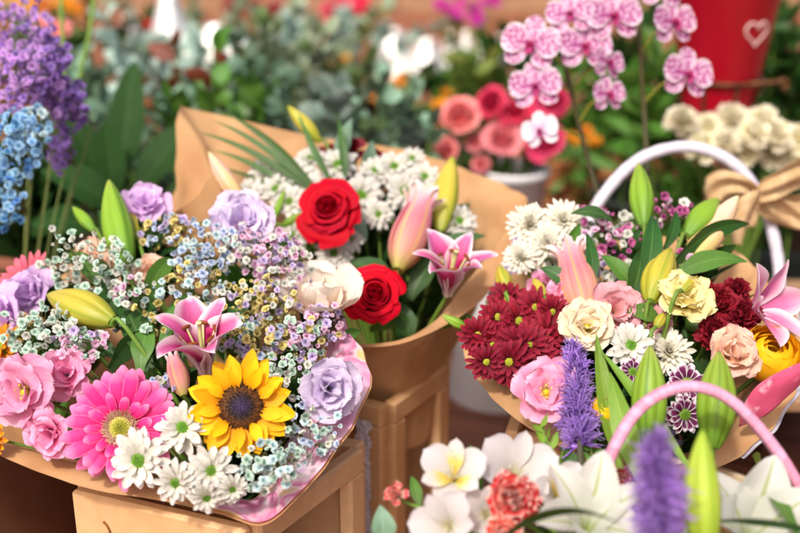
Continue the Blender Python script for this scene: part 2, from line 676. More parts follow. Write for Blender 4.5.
def gerbera(px, py, d, rpx, face, label, tie, mat, group=None, big=True, roll=None):
    root, inv, loc = start('gerbera', label, 'flower', group, px, py, d, face, roll)
    r = M(rpx, d)
    kw = dict(wb=0.4, tp=0.62, k=3.0, m=1.7, tip=0.2, cup=-0.30, ripple=0.012)
    if big:
        rays(root, [(21, r * .86, r * .25, 10, -8, r * .17, 0), (20, r * .80, r * .235, 18, 0, r * .16, .002), (15, r * .44, r * .15, 28, 10, r * .17, .004)], mat, True, nv=10, nu=7, **kw)
        ring = pmat('gerbera floret ring', [(0, '#e8b2a8'), (1, '#f3d9b8')], trans=.2)
        mb = MB()
        for k in range(200):
            a = k * 2.39996
            f = 0.62 + 0.38 * (k / 200)
            b = np.array([r * .265 * f * math.cos(a), r * .265 * f * math.sin(a), .004])
            o = np.array([math.cos(a) * rng.uniform(.3, 1), math.sin(a) * rng.uniform(.3, 1), 1.3])
            mb.tube([b, b + o * r * .045, b + o * r * .085 + np.array([0, 0, -.0005])], [r * .012, r * .010, r * .004], 4, cap=False)
        mb.build('floret_ring', ring, root)
    else:
        rays(root, [(20, r * .8, r * .22, 24, 8, r * .2, 0), (16, r * .66, r * .22, 36, 22, r * .2, .002)], mat, False, **kw)
    mb = MB()
    dome(mb, r * .19, r * .09, .004)
    seeds(mb, r * .18, r * .09, .004, 240 if big else 90, r * .011, r * .03, seed=3)
    mb.build('disc', pmat('gerbera disc', [(0, '#7c7e22'), (.55, '#9a942c'), (1, '#c8b674')], trans=0, streak=.2), root)
    calyx(root, r * .5, r * .35)
    stem_to(root, inv, root.matrix_world @ Vector((0, 0, -r * .3)), tie, .003)
    return root


def sunflower(px, py, d, rpx, face, label, tie, roll=None):
    root, inv, loc = start('sunflower', label, 'flower', None, px, py, d, face, roll)
    r = M(rpx, d)
    mat = pmat('sunflower petal', [(0, '#d88600'), (.35, '#f0b000'), (1, '#f8c408')], trans=.3, streak=.22, rough=.55)
    kw = dict(wb=0.35, tp=0.48, k=1.7, m=1.25, tip=0.02, cup=.25, ripple=0.015)
    rays(root, [(17, r * .68, r * .37, 8, -4, r * .36, 0), (16, r * .62, r * .34, 20, 8, r * .35, .002), (9, r * .5, r * .24, 34, 20, r * .34, .004)], mat, True, nv=9, nu=7, **kw)
    mb = MB()
    dome(mb, r * .41, r * .10, .003)
    seeds(mb, r * .41, r * .10, .003, 420, r * .013, r * .035, seed=5)
    mb.build('disc', pmat('sunflower disc', [(0, '#3b2b52'), (.3, '#30203a'), (.52, '#2a140c'), (.75, '#5a3108'), (1, '#3a1d06')], trans=0, streak=.3, rough=.7), root)
    calyx(root, r * .8, r * .3)
    stem_to(root, inv, root.matrix_world @ Vector((0, 0, -r * .28)), tie, .004)
    return root


def daisy(px, py, d, rpx, face, label, tie, mat, ctr=None, layers=3, group=None, dense=1.0, cen=.27, name='chrysanthemum', width=.33, split=False):
    root, inv, loc = start(name, label, 'flower', group, px, py, d, face)
    r = M(rpx, d)
    ls = [(int(13 * dense), r * .86, r * width, 10, -12, r * .16, 0), (int(12 * dense), r * .76, r * width, 28, 2, r * .15, .0015)]
    if layers > 2:
        ls.append((int(8 * dense), r * .55, r * width * .85, 46, 22, r * .13, .003))
    if layers > 3:
        ls.append((int(10 * dense), r * .42, r * width * .85, 66, 50, r * .10, .004))
        ls.append((int(9 * dense), r * .34, r * width * .8, 84, 80, r * .05, .004))
    rays(root, ls, mat, split, wb=.4, tp=.6, k=2.4, m=1.6, tip=.12, cup=.34, ripple=.035)
    if cen:
        mb = MB()
        dome(mb, r * cen, r * .13, .002, 14, 5)
        seeds(mb, r * cen, r * .13, .002, 70, r * .03, r * .05, seed=rng.randrange(99))
        mb.build('disc', ctr or GCTR, root)
    calyx(root, r * .5, r * .4)
    stem_to(root, inv, root.matrix_world @ Vector((0, 0, -r * .38)), tie, .0018)
    return root


def rose(px, py, d, rpx, face, label, tie, mat, n=18, group=None, name='rose', open_=1.0, roll=None, stem=True, tall=1.05):
    root, inv, loc = start(name, label, 'flower', group, px, py, d, face, roll)
    r = M(rpx, d)
    q = random.Random(int(px * 7 + py))
    H = r * tall
    for lay in ('heart', 'petals'):
        mb = MB()
        for i in range(n):
            f = i / (n - 1)
            if (f < .42) != (lay == 'heart'):
                continue
            az = i * 2.39996 + q.uniform(-.35, .35)
            rt = r * (0.07 + 0.76 * f ** 1.05) * q.uniform(.93, 1.07)
            zt = H * (1.0 - .46 * f ** 1.7 * open_) * q.uniform(.96, 1.04)
            cu = max(0, f - .12) * open_
            lipr = .16 + .26 * q.random()
            prof = [(r * (.06 + .16 * f), 0), (rt * .74 + r * .04, zt * .42), (rt * (.93 + .04 * f), zt * .80), (rt * (.95 + .10 * cu), zt * .97), (rt * (.93 + (.13 + lipr) * cu), zt * (1.0 - .10 * cu)), (rt * (.88 + (.16 + lipr * 1.4) * cu), zt * (.98 - .18 * cu * (.6 + q.random())))]
            half = R(128 - 62 * f ** .6) * q.uniform(.92, 1.1)
            pg, uv = wpetal(az, half, prof, 14, 13, k=2.0, tp=.55, wb=.72, tip=.16, ripple=.03 * (0.3 + f), rn=q.uniform(.8, 1.8), ph=q.uniform(0, 6), lip=.16 * cu)
            tl = R(q.uniform(-9, 9)) * f
            ta = q.uniform(0, 6.28)
            rm = np.array(Matrix.Rotation(tl, 3, Vector((math.cos(ta), math.sin(ta), 0))))
            mb.grid(pg @ rm.T, uv)
        mb.build(lay, mat, root)
    mbc = MB()
    for i in range(5):
        pg, uv = petal(r * .8, r * .22, -20, -50, i * 1.2566, r * .15, 0, 6, 3, wb=.8, tp=.3, k=1.2, m=1.0)
        mbc.grid(pg, uv)
    mbc.build('sepals', LEAFM, root)
    if stem:
        stem_to(root, inv, root.matrix_world @ Vector((0, 0, -.002)), tie, .0028)
    return root


def ranunculus(px, py, d, rpx, face, label, tie, mat, n=20, group=None):
    """many round petals lapped over one another into a ball"""
    root, inv, loc = start('ranunculus', label, 'flower', group, px, py, d, face)
    r = M(rpx, d)
    q = random.Random(int(px + py))
    for lay in ('heart', 'petals'):
        mb = MB()
        for i in range(n):
            f = i / (n - 1)
            if (f < .4) != (lay == 'heart'):
                continue
            Ri = r * (.30 + .70 * f ** .7) * q.uniform(.97, 1.03)
            pm = R(165 - 42 * f ** .8 + q.uniform(-7, 7))
            prof = [(Ri * math.sin(p) * (1 + .05 * (k == 5) * f), -Ri * math.cos(p) * .95) for k, p in enumerate(np.linspace(.25, pm, 6))]
            pg, uv = wpetal(i * 2.39996 + q.uniform(-.25, .25), R(88 - 22 * f), prof, 14, 13, k=2.2, tp=.5, wb=.7, tip=.25, ripple=.015, rn=1.3, ph=q.uniform(0, 6), lip=.03)
            mb.grid(pg, uv)
        mb.build(lay, mat, root)
    calyx(root, r * .5, r * 1.2)
    stem_to(root, inv, root.matrix_world @ Vector((0, 0, -r)), tie, .0026)
    return root


def lisianthus(px, py, d, rpx, face, label, tie, mat, group=None, open_=1.0, ctr=True, n=(4, 5, 6), roll=None, frill=1.0, name='lisianthus', depthf=1.0):
    root, inv, loc = start(name, label, 'flower', group, px, py, d, face, roll)
    r = M(rpx, d)
    q = random.Random(int(px * 3 + py * 5))
    mb = MB()
    spec = [(n[2], 1.05, 52, 4 - 18 * open_, 0, 1.05), (n[1], .92, 68, 38 - 22 * open_, .001, .98), (n[0], .74, 82, 72 - 22 * open_, .002, .85)]
    for cnt, ln, a0, a1, z0, wd in spec:
        off = q.uniform(0, 6)
        for i in range(cnt):
            az = off + i * 6.283 / cnt + q.uniform(-.2, .2)
            pg, uv = petal(r * 1.18 * ln * q.uniform(.92, 1.06), r * 1.12 * wd * q.uniform(.9, 1.1), a0 + q.uniform(-8, 8), a1 + q.uniform(-16, 16), az, r * .05, z0, 14, 13,
                           wb=.25, tp=.68, k=2.6, m=1.9, tip=.25, cup=.30, ripple=.085 * frill, rn=q.uniform(1.6, 2.6), ph=q.uniform(0, 6), apow=1.4 * depthf, twist=q.uniform(-.3, .3), rag=.035 * frill, seed=q.randrange(9999))
            mb.grid(pg, uv)
    mb.build('petals', mat, root)
    if ctr:
        mb = MB()
        dome(mb, r * .13, r * .18, r * .25, 10, 5)
        for k in range(6):
            a = k * 1.047
            b = np.array([.05 * r * math.cos(a), .05 * r * math.sin(a), r * .1])
            e = np.array([.2 * r * math.cos(a), .2 * r * math.sin(a), r * .42])
            mb.tube([b, (b + e) / 2, e], [r * .018] * 3, 5)
            mb.tube([e, e + np.array([0, 0, r * .1])], [r * .04, r * .03], 5)
        mb.build('pistil', pmat('pistil yellow', [(0, '#9fae2a'), (1, '#d8b52c')], trans=0), root)
    calyx(root, r * .4, r * .4)
    stem_to(root, inv, root.matrix_world @ Vector((0, 0, -r * .38)), tie, .0018)
    return root


def carnation(px, py, d, rpx, face, label, tie, mat, group=None, n=(7, 9, 9, 8, 6), name='carnation', stem=True):
    root, inv, loc = start(name, label, 'flower', group, px, py, d, face)
    r = M(rpx, d)
    q = random.Random(int(px + py * 11))
    mb = MB()
    L = len(n)
    for li, cnt in enumerate(n):
        f = li / (L - 1)
        for i in range(cnt):
            az = i * 6.283 / cnt + q.uniform(-.3, .3) + li
            pg, uv = petal(r * (1.0 - .12 * f) * q.uniform(.85, 1.05), r * .72 * q.uniform(.85, 1.15), 35 + 50 * f, -8 + 106 * f ** .8 + q.uniform(-14, 14), az, r * .03, r * .02 * li, 9, 9,
                           wb=.2, tp=.8, k=3, m=2, tip=.55, cup=.25, ripple=.08, rn=1.6, ph=q.uniform(0, 6), rag=.10, seed=q.randrange(9999))
            mb.grid(pg, uv)
    mb.build('petals', mat, root)
    m2 = MB()
    m2.lathe([(.0015, -r * .8), (r * .2, -r * .7), (r * .24, -r * .2), (r * .2, r * .05)], 10)
    m2.build('calyx', LEAFM, root)
    if stem:
        stem_to(root, inv, root.matrix_world @ Vector((0, 0, -r * .7)), tie, .0018)
    return root


def budmesh(L, Rm, bend=0.0, open_=0.0, tipr=.06, grooves=.13, peak=.42, base=.30, n=36, rows=22, nl=3):
    """closed lily bud along +Z with three visible seams"""
    t = np.linspace(0, 1, rows)
    a = np.clip(t / peak, 0, 1)
    prof = np.where(t < peak, base + (1 - base) * np.sin(a * math.pi / 2) ** .9,
                    tipr + (1 - tipr) * np.cos(np.clip((t - peak) / (1 - peak), 0, 1) * math.pi / 2) ** .85)
    ang = np.linspace(0, 2 * np.pi, n + 1)
    ridge = 1 - grooves * np.exp(-((((ang * nl / (2 * np.pi)) % 1) - .5) / .09) ** 2)[None, :] + .04 * np.cos(nl * ang + 0.0)[None, :]
    rr = Rm * prof[:, None] * ridge
    Pg = np.stack([rr * np.cos(ang) + bend * L * (t ** 2)[:, None], rr * np.sin(ang), np.broadcast_to((t * L)[:, None], rr.shape)], -1)
    uu, vv = np.meshgrid((ang / (2 * np.pi) * nl) % 1.0, t)
    uu[:, -1] = 1.0
    return Pg, np.stack([uu, vv], -1)


def lily_bud(p0, p1, wpx, label, tie, mat, group=None, bend=.05, roll=None, name='lily_bud', nl=3, peak=.42, base=.34):
    a, b = P(*p0), P(*p1)
    L = (b - a).length
    root, inv = thing(name, label, 'flower bud', group, a, (b - a), rng.uniform(0, 6) if roll is None else roll)
    Rm = M(wpx, (p0[2] + p1[2]) / 2) / 2
    pg, uv = budmesh(L, Rm, bend * rng.choice((-1, 1)), peak=peak, base=base, nl=nl)
    m = MB().grid(pg, uv)
    m.build('bud', mat, root)
    b0 = root.matrix_world @ Vector((0, 0, .001))
    d_ = (root.matrix_world.to_3x3() @ Vector((0, 0, -1)))
    t = Vector(tie)
    MB().tube(crom([b0, b0 + d_ * .02, (b0 + d_ * .05 + t) / 2 + Vector((0, 0, .01)), t], 10), [Rm * .34] + [.0024] * 9, 7).build('stem', STEM, root, local=inv)
    return root


def lily_half(p0, p1, wpx, label, tie, mat, inner=None, flare=.5, group=None, roll=0.0, name='lily'):
    """a lily just opening: six tepals wrapped into a tube that flares at the mouth"""
    a, b = P(*p0), P(*p1)
    L = (b - a).length
    root, inv = thing(name, label, 'flower', group, a, (b - a), roll)
    Rm = M(wpx, (p0[2] + p1[2]) / 2) / 2
    for i in range(6):
        k = 1.0 if i % 2 == 0 else .88
        az = i * math.pi / 3
        fl = flare * rng.uniform(.8, 1.2)
        prof = [(Rm * .25, 0), (Rm * .82 * k, L * .2), (Rm * 1.0 * k, L * .42), (Rm * .86 * k, L * .66), (Rm * (.60 + fl * .3) * k, L * .86), (Rm * (.55 + fl * 1.5), L * (1.0 - .04 * fl))]
        pg, uv = wpetal(az, R(40), prof, 14, 9, k=1.35, tp=.55, wb=.8, tip=.02, ripple=.05, rn=1.5, ph=rng.uniform(0, 6), lip=-.05, tw=rng.uniform(-.1, .1))
        MB().grid(pg, uv).build('petal', mat, root)
    b0 = root.matrix_world @ Vector((0, 0, .001))
    stem_to(root, inv, b0, tie, .0025)
    return root


def lily_open(px, py, d, rpx, face, label, tie, mat, group=None, roll=0.0, a0=70, a1=-10, wide=.42, anther='#7a3b12', stam=True, name='lily', n=6, apow=1.0, tips=None, cup=.35, ripple=.04, k=1.6):
    root, inv, loc = start(name, label, 'flower', group, px, py, d, face, roll)
    r = M(rpx, d)
    for i in range(n):
        inner = i % 2
        az = i * 2 * math.pi / n + rng.uniform(-.08, .08)
        e0, e1 = (a0, a1) if tips is None else tips[i % len(tips)]
        pg, uv = petal(r * 1.25, r * wide * (1.2 if inner else .9), e0 - 6 * inner, e1 + rng.uniform(-12, 12), az, r * .04, .001 * inner, 16, 9, wb=.3, tp=.5, k=k, m=1.25, tip=.01,
                       cup=cup, fold=.12, ripple=ripple, rn=rng.uniform(1.5, 2.3), ph=rng.uniform(0, 6), apow=apow, twist=rng.uniform(-.3, .3), side=rng.uniform(-.06, .06))
        MB().grid(pg, uv).build('petal', mat, root)
    if stam:
        fil = pmat('lily filament', [(0, '#b7c46a'), (1, '#d9d29a')], trans=0)
        ant = pmat('anther ' + anther, [(0, anther), (1, anther)], trans=0, rough=.8)
        for i in range(6):
            a = i * 1.047 + .5
            pts = crom([(0, 0, 0), (.10 * r * math.cos(a), .10 * r * math.sin(a), .4 * r), (.26 * r * math.cos(a), .26 * r * math.sin(a), .78 * r)], 6)
            f_ = MB().tube(pts, r * .018, 5).build('stamen', fil, root)
            e = pts[-1]
            tdir = np.array([-math.sin(a), math.cos(a), .2]) * r * .08
            MB().tube([e - tdir, e - tdir * .5, e + tdir * .5, e + tdir], [r * .012, r * .03, r * .03, r * .012], 6).build('anther', ant, f_)
        MB().tube(crom([(0, 0, 0), (.02 * r, 0, .5 * r), (.05 * r, 0, .9 * r), (.05 * r, 0, .94 * r)], 8), [r * .03] * 6 + [r * .05, r * .03], 6).build('pistil', fil, root)
    stem_to(root, inv, root.matrix_world @ Vector((0, 0, 0)), tie, .0026)
    return root


def alstroemeria(px, py, d, rpx, face, label, tie, mat, mat_in, roll=0.0, group=None, a0=62, a1=18):
    root, inv, loc = start('alstroemeria', label, 'flower', group, px, py, d, face, roll)
    r = M(rpx, d)
    for i in range(6):
        az = i * math.pi / 3
        out = i % 2 == 0
        pg, uv = petal(r * (1.15 if out else 1.1), r * (.86 if out else .46), a0, a1 + (0 if out else 12), az, r * .04, 0 if out else .002, 14, 9, wb=.2, tp=.66, k=2.2, m=1.8, tip=.05,
                       cup=.28, ripple=.02, rn=1.4, ph=rng.uniform(0, 6), notch=-.03)
        MB().grid(pg, uv).build('petal', mat if out else mat_in, root)
    fil = pmat('alstroemeria filament', [(0, '#e8d8b0'), (1, '#efe6cf')], trans=0)
    for i in range(5):
        a = i * 1.2566
        pts = crom([(0, 0, 0), (.08 * r * math.cos(a), .08 * r * math.sin(a), .4 * r), (.18 * r * math.cos(a), .18 * r * math.sin(a), .7 * r)], 5)
        MB().tube(pts, r * .015, 5).build('stamen', fil, root)
    stem_to(root, inv, root.matrix_world @ Vector((0, 0, 0)), tie, .0022)
    return root


def leafmesh(L, Wd, bend0=10, bend1=-30, fold=.25, nv=12, nu=5, tp=.4, k=1.5, wb=.35, tip=.01, ripple=.01, side=0.0):
    pg, uv = petal(L, Wd, 90 - bend0, 90 - bend1, 0, 0, 0, nv, nu, wb=wb, tp=tp, k=k, m=1.1, tip=tip, cup=.1, fold=fold, ripple=ripple, side=side)
    return pg, uv


def leaf(p0, p1, wpx, label, mat, sag=.15, turn=0.0, fold=.22, tp=.4, k=1.5, wb=.35, name='leaf', group=None, cat='leaf', nv=18, bulge=None):
    """one blade from p0 to p1 (image places), width wpx, its face turned `turn` radians about its length"""
    a, b = P(*p0), P(*p1)
    ax = (b - a)
    L = ax.length
    ax.normalize()
    nrm = (-FWD - ax * (-FWD).dot(ax)).normalized()
    nrm = Matrix.Rotation(turn, 3, ax) @ nrm
    lat = ax.cross(nrm)
    root_loc = a
    wd = M(wpx, (p0[2] + p1[2]) / 2)
    t = np.linspace(0, 1, nv)
    u = np.linspace(-1, 1, 7)
    U, T = np.meshgrid(u, t)
    w = wprof(t, wb, tp, k, 1.15, .01)[:, None] * wd / 2
    arch = sag * L * 4 * T * (1 - T)
    bz = (np.array(bulge) if bulge is not None else np.array(tuple(UP if abs(ax.dot(UP)) < .8 else nrm)))
    off = fold * w * np.abs(U) + .01 * wd * np.sin(9 * T + U) * np.abs(U)
    A, LT, NR = np.array(ax), np.array(lat), np.array(nrm)
    Pg = A * (T * L)[..., None] + LT * (U * w)[..., None] + NR * off[..., None] + bz * arch[..., None]
    mb = MB().grid(Pg, np.stack([(U + 1) / 2, T], -1))
    o = mb.build(name, mat, None)
    o.location = root_loc
    tag(o, label, cat, group)
    return o


def leaf_cloud(mb, centre, n, spread, L, Wd, q, up=0.3, **kw):
    for _ in range(n):
        c = Vector(centre) + Vector((q.gauss(0, spread[0]), q.gauss(0, spread[1]), q.gauss(0, spread[2])))
        z = Vector((q.uniform(-1, 1), q.uniform(-1.2, .5), q.uniform(-.4, 1) + up)).normalized()
        m = Matrix.Translation(c) @ z.to_track_quat('Z', 'Y').to_matrix().to_4x4() @ Matrix.Rotation(q.uniform(0, 6.28), 4, 'Z')
        s_ = q.uniform(.6, 1.25)
        pg, uv = leafmesh(L * s_, Wd * s_, q.uniform(-10, 30), q.uniform(-60, 30), nv=6, nu=3, **kw)
        A = np.array(m)
        pg = pg.reshape(-1, 3) @ A[:3, :3].T + A[:3, 3]
        mb.grid(pg.reshape(6, 3, 3), uv)


def sprig(base, tip, label, mat, n=12, L=.05, Wd=.018, group=None, name='leafy_sprig', cat='foliage', bow=(0, 0, .01), start_t=.35, tp=.4, k=1.5, wb=.3, upt=.5, seed=1, rad=.0015, droop=0.0, cluster=1):
    """a stem with leaves along it"""
    q = random.Random(seed)
    a, b = Vector(base), Vector(tip)
    root, inv = thing(name, label, cat, group, a)
    pts = crom([a, (a + b) / 2 + Vector(bow), b], 16)
    MB().tube(pts, [rad * (1.2 - .8 * i / 15) for i in range(16)], 5).build('stem', STEM, root, local=inv)
    mb = MB()
    for i in range(n):
        f = start_t + (1 - start_t) * (i + .5) / n
        x = f * 15
        j = min(int(x), 14)
        p = pts[j] + (pts[j + 1] - pts[j]) * (x - j)
        tdir = Vector(pts[j + 1] - pts[j]).normalized()
        for c_ in range(cluster):
            rad_ = Vector((math.cos(i * 2.4 + c_ * 3.1), math.sin(i * 2.4 + c_ * 3.1), q.uniform(-.2, .4)))
            z = (tdir * upt + rad_ * (1 - upt) + Vector((0, 0, -droop))).normalized()
            m = Matrix.Translation(Vector(p)) @ z.to_track_quat('Z', 'Y').to_matrix().to_4x4() @ Matrix.Rotation(q.uniform(0, 6.28), 4, 'Z')
            s_ = q.uniform(.7, 1.15) * (1.0 - .35 * max(0, f - .6))
            pg, uv = leafmesh(L * s_, Wd * s_, q.uniform(-5, 15), q.uniform(-45, 10), nv=8, nu=5, tp=tp, k=k, wb=wb)
            A = np.array(m)
            sh = pg.shape
            pg = (pg.reshape(-1, 3) @ A[:3, :3].T + A[:3, 3]).reshape(sh)
            mb.grid(pg, uv)
    mb.build('leaves', mat, root, local=inv)
    return root


# ---- baby's breath
FLORET = {}


def floret_mesh(kind, mat, r=.0045):
    if kind in FLORET:
        return FLORET[kind]
    q = random.Random(len(FLORET))
    mb = MB()
    for n, l, a0, a1 in ((7, .98, 40, -8), (6, .82, 56, 20), (5, .6, 74, 52), (3, .4, 88, 90)):
        for i in range(n):
            pg, uv = petal(r * l * q.uniform(.85, 1.1), r * .98, a0, a1 + q.uniform(-18, 18), i * 6.283 / n + q.uniform(-.3, .3) + l * 3, r * .08, 0, 5, 4, wb=.5, tp=.7, k=3, m=2, tip=.6, cup=.35, rag=.10, seed=q.randrange(999))
            mb.grid(pg, uv)
    mb.lathe([(.0004, -r * .7), (r * .28, -r * .45), (r * .35, 0)], 6)
    V = np.vstack(mb.v)
    o = mb.build('floret', mat, None)
    me = o.data
    bpy.data.objects.remove(o)
    FLORET[kind] = me
    return me


def spray(cx, cy, d, rx, ry, n, kinds, label, tie, group, seed, dep=.03, size=1.0, name='babys_breath', back=.07, r=.0045, mat_branch=None, cat='flower', tilt=(0, .3), mind=5.2):
    """fine branching spray; n florets spread over an ellipse of the picture, at depth d +- dep"""
    q = random.Random(seed)
    c = P(cx, cy, d)
    ax = facing(*tilt)
    base = c - ax * back
    root, inv = thing(name, label, cat, group, tie)
    pts = []
    tries = 0
    while len(pts) < n and tries < n * 30:
        tries += 1
        a, f = q.uniform(0, 6.283), math.sqrt(q.random()) * (1 + .12 * q.gauss(0, 1))
        x, y = cx + rx * f * math.cos(a), cy + ry * f * math.sin(a)
        if any((x - o[0]) ** 2 + (y - o[1]) ** 2 < (mind * q.uniform(.3, 1.0)) ** 2 for o in pts):
            continue
        pts.append((x, y, d - dep * (1 - f * f) * .6 + q.uniform(-.5, .5) * dep))
    W3 = [P(*p) for p in pts]
    k = max(3, n // 7)
    nodes = [base.lerp(W3[q.randrange(len(W3))], q.uniform(.45, .65)) for _ in range(k)]
    mb = MB()
    t = Vector(tie)
    mb.tube(crom([t, (t + base) / 2 + Vector((0, 0, .015)), base], 8), .0011, 5)
    for nd in nodes:
        mb.tube(crom([base, (base + nd) / 2 + Vector((q.uniform(-.004, .004), 0, .004)), nd], 5), [.0007] * 5, 4, cap=False)
    sub = []
    for w in W3:
        nd = min(nodes, key=lambda s_: (s_ - w).length)
        mb.tube(crom([nd, (nd * .45 + w * .55) + Vector((q.uniform(-.004, .004), q.uniform(-.003, .003), .002)), w - ax * .002], 5), [.0005, .0005, .00045, .0004, .0004], 4, cap=False)
    mb.build('branches', mat_branch or BRANCH, root, local=inv)
    for w in W3:
        me = q.choice(kinds)
        o = bpy.data.objects.new('floret', me)
        COL.objects.link(o)
        o.parent = root
        z = (ax + Vector((q.gauss(0, .5), q.gauss(0, .4), q.gauss(0, .5)))).normalized()
        s_ = size * (q.uniform(.75, 1.2) if q.random() > .22 else q.uniform(.4, .6))
        o.matrix_local = inv @ (Matrix.Translation(w) @ z.to_track_quat('Z', 'Y').to_matrix().to_4x4() @ Matrix.Rotation(q.uniform(0, 6), 4, 'Z') @ Matrix.Diagonal((s_, s_, s_, 1)))
    return root


def liatris(p0, p1, wpx, label, tie, mat, n=70, seed=1, group=None, name='liatris'):
    a, b = P(*p0), P(*p1)
    L = (b - a).length
    root, inv = thing(name, label, 'flower', group, a, b - a)
    q = random.Random(seed)
    Rm = M(wpx, (p0[2] + p1[2]) / 2) / 2
    MB().tube(crom([(0, 0, -.02), (0, 0, L * .5), (Rm * .1, 0, L * .97)], 8), [.003, .003, .003, .0028, .0025, .002, .0018, .001], 7).build('spike', pmat('liatris stem', [(0, '#4b4a34'), (1, '#5a3f66')], trans=0), root)
    protos = []
    for v in range(5):
        mb = MB()
        mb.lathe([(.0006, -.001), (.0024, .002), (.0020, .005)], 6)
        for j in range(19):
            z = Vector((q.gauss(0, .6), q.gauss(0, .6), 1)).normalized()
            l = Rm * q.uniform(.55, 1.0)
            cpt = Vector((q.uniform(-1, 1), q.uniform(-1, 1), 0)) * .0015
            mid = cpt + z * l * .6
            end = cpt + z * l + Vector((q.gauss(0, .25), q.gauss(0, .25), q.gauss(0, .1))) * l
            mb.tube([cpt + Vector((0, 0, .002)), mid, end], [.0008, .0007, .0003], 4, cap=False)
        o = mb.build('floret', mat, None)
        protos.append(o.data)
        bpy.data.objects.remove(o)
    for i in range(n):
        f = (i + .5) / n
        a_ = i * 2.39996
        o = bpy.data.objects.new('floret', protos[q.randrange(5)])
        COL.objects.link(o)
        o.parent = root
        tap = min(1, .55 + (1 - f) * 1.6) * q.uniform(.8, 1.1)
        z = Vector((math.cos(a_), math.sin(a_), .35 + .7 * max(0, f - .8) * 5)).normalized()
        o.matrix_local = Matrix.Translation(Vector((math.cos(a_), math.sin(a_), 0)) * .002 + Vector((0, 0, L * f))) @ z.to_track_quat('Z', 'Y').to_matrix().to_4x4() @ Matrix.Rotation(q.uniform(0, 6), 4, 'Z') @ Matrix.Diagonal((tap, tap, tap, 1))
    stem_to(root, inv, a, tie, .0028)
    return root


# ------------------------------------------------------------------ wraps, boxes, pots
def sheet(mb, rim, base, rb, n=120, rows=28, lip=.0, drop=.012, wr=.004, t0=0.0, t1=1.0, inset=0.0, cols=None, closed=True, seed=3, wscale=9.0, mid=.0):
    """paper drawn from a rim of world points over a turned-out lip down to a small ring round `base`; lip = one width or one per rim point"""
    rimc = crom(rim, n, closed)
    base = np.array(base)
    m = len(rim)
    lv = np.array([lip] * m if not hasattr(lip, '__len__') else lip, float)
    lc = crom([(x, 0, 0) for x in lv], n, closed)[:, 0]
    if cols:
        rimc = rimc[cols[0]:cols[1]]
        lc = lc[cols[0]:cols[1]]
        closed = False
    ts = np.linspace(t0, t1, rows)
    d = rimc - base
    d[:, 2] = 0
    dn = d / (np.linalg.norm(d, axis=1)[:, None] + 1e-9)
    foot = base + dn * rb
    sh = rimc - dn * lc[:, None]
    sh[:, 2] -= drop * np.minimum(1, lc / .02)
    bl = np.clip(lc / .02, 0, 1)[:, None]
    sh = sh * bl + (foot + (rimc - foot) * .8) * (1 - bl)
    md = foot + (sh - foot) * .5 + dn * mid * bl
    K4 = [foot, md, sh, rimc]
    kt = [0, .40, .80, 1.0]
    Pg = np.zeros((rows, len(rimc), 3))
    for i, t in enumerate(ts):
        k = 0 if t < kt[1] else (1 if t < kt[2] else 2)
        f = (t - kt[k]) / (kt[k + 1] - kt[k])
        p0, p1, p2, p3 = K4[max(k - 1, 0)], K4[k], K4[k + 1], K4[min(k + 2, 3)]
        Pg[i] = 0.5 * ((2 * p1) + (-p0 + p2) * f + (2 * p0 - 5 * p1 + 4 * p2 - p3) * f * f + (-p0 + 3 * p1 - 3 * p2 + p3) * f ** 3)
    for i, t in enumerate(ts):
        for j in range(len(rimc)):
            p = Vector(Pg[i, j])
            w1 = noise.noise(Vector((p.x * wscale, p.y * wscale, p.z * wscale * .45 + seed)))
            w2 = abs(noise.noise(Vector((p.x * wscale * 2.3, p.y * wscale * 2.3, p.z * wscale * .9 + seed * 3)))) - .2
            k = (wr * w1 + wr * 1.7 * w2) * (0.25 + .75 * t) * (1 - .6 * min(1, max(0, (t - .8) / .2)) * (lc[j] > .01))
            k += wr * 2.3 * (noise.voronoi(Vector((p.x, p.y, p.z * .8 + seed)) * 23)[0][0] - .35) * (.35 + .65 * t)
            Pg[i, j] += dn[j] * (k - inset * .5)
            Pg[i, j, 2] += inset + .6 * k * (t > .7) * (lc[j] > .01)
    uu, vv = np.meshgrid(np.linspace(0, 1, len(rimc)), ts)
    mb.grid(Pg, np.stack([uu, vv], -1), closed=closed)
    return Pg


KRAFT = smat('kraft paper', '#bf9064', '#cfa67a', 14, .72, .25, bump=.25, fibre=(900, .10), trans=.22)


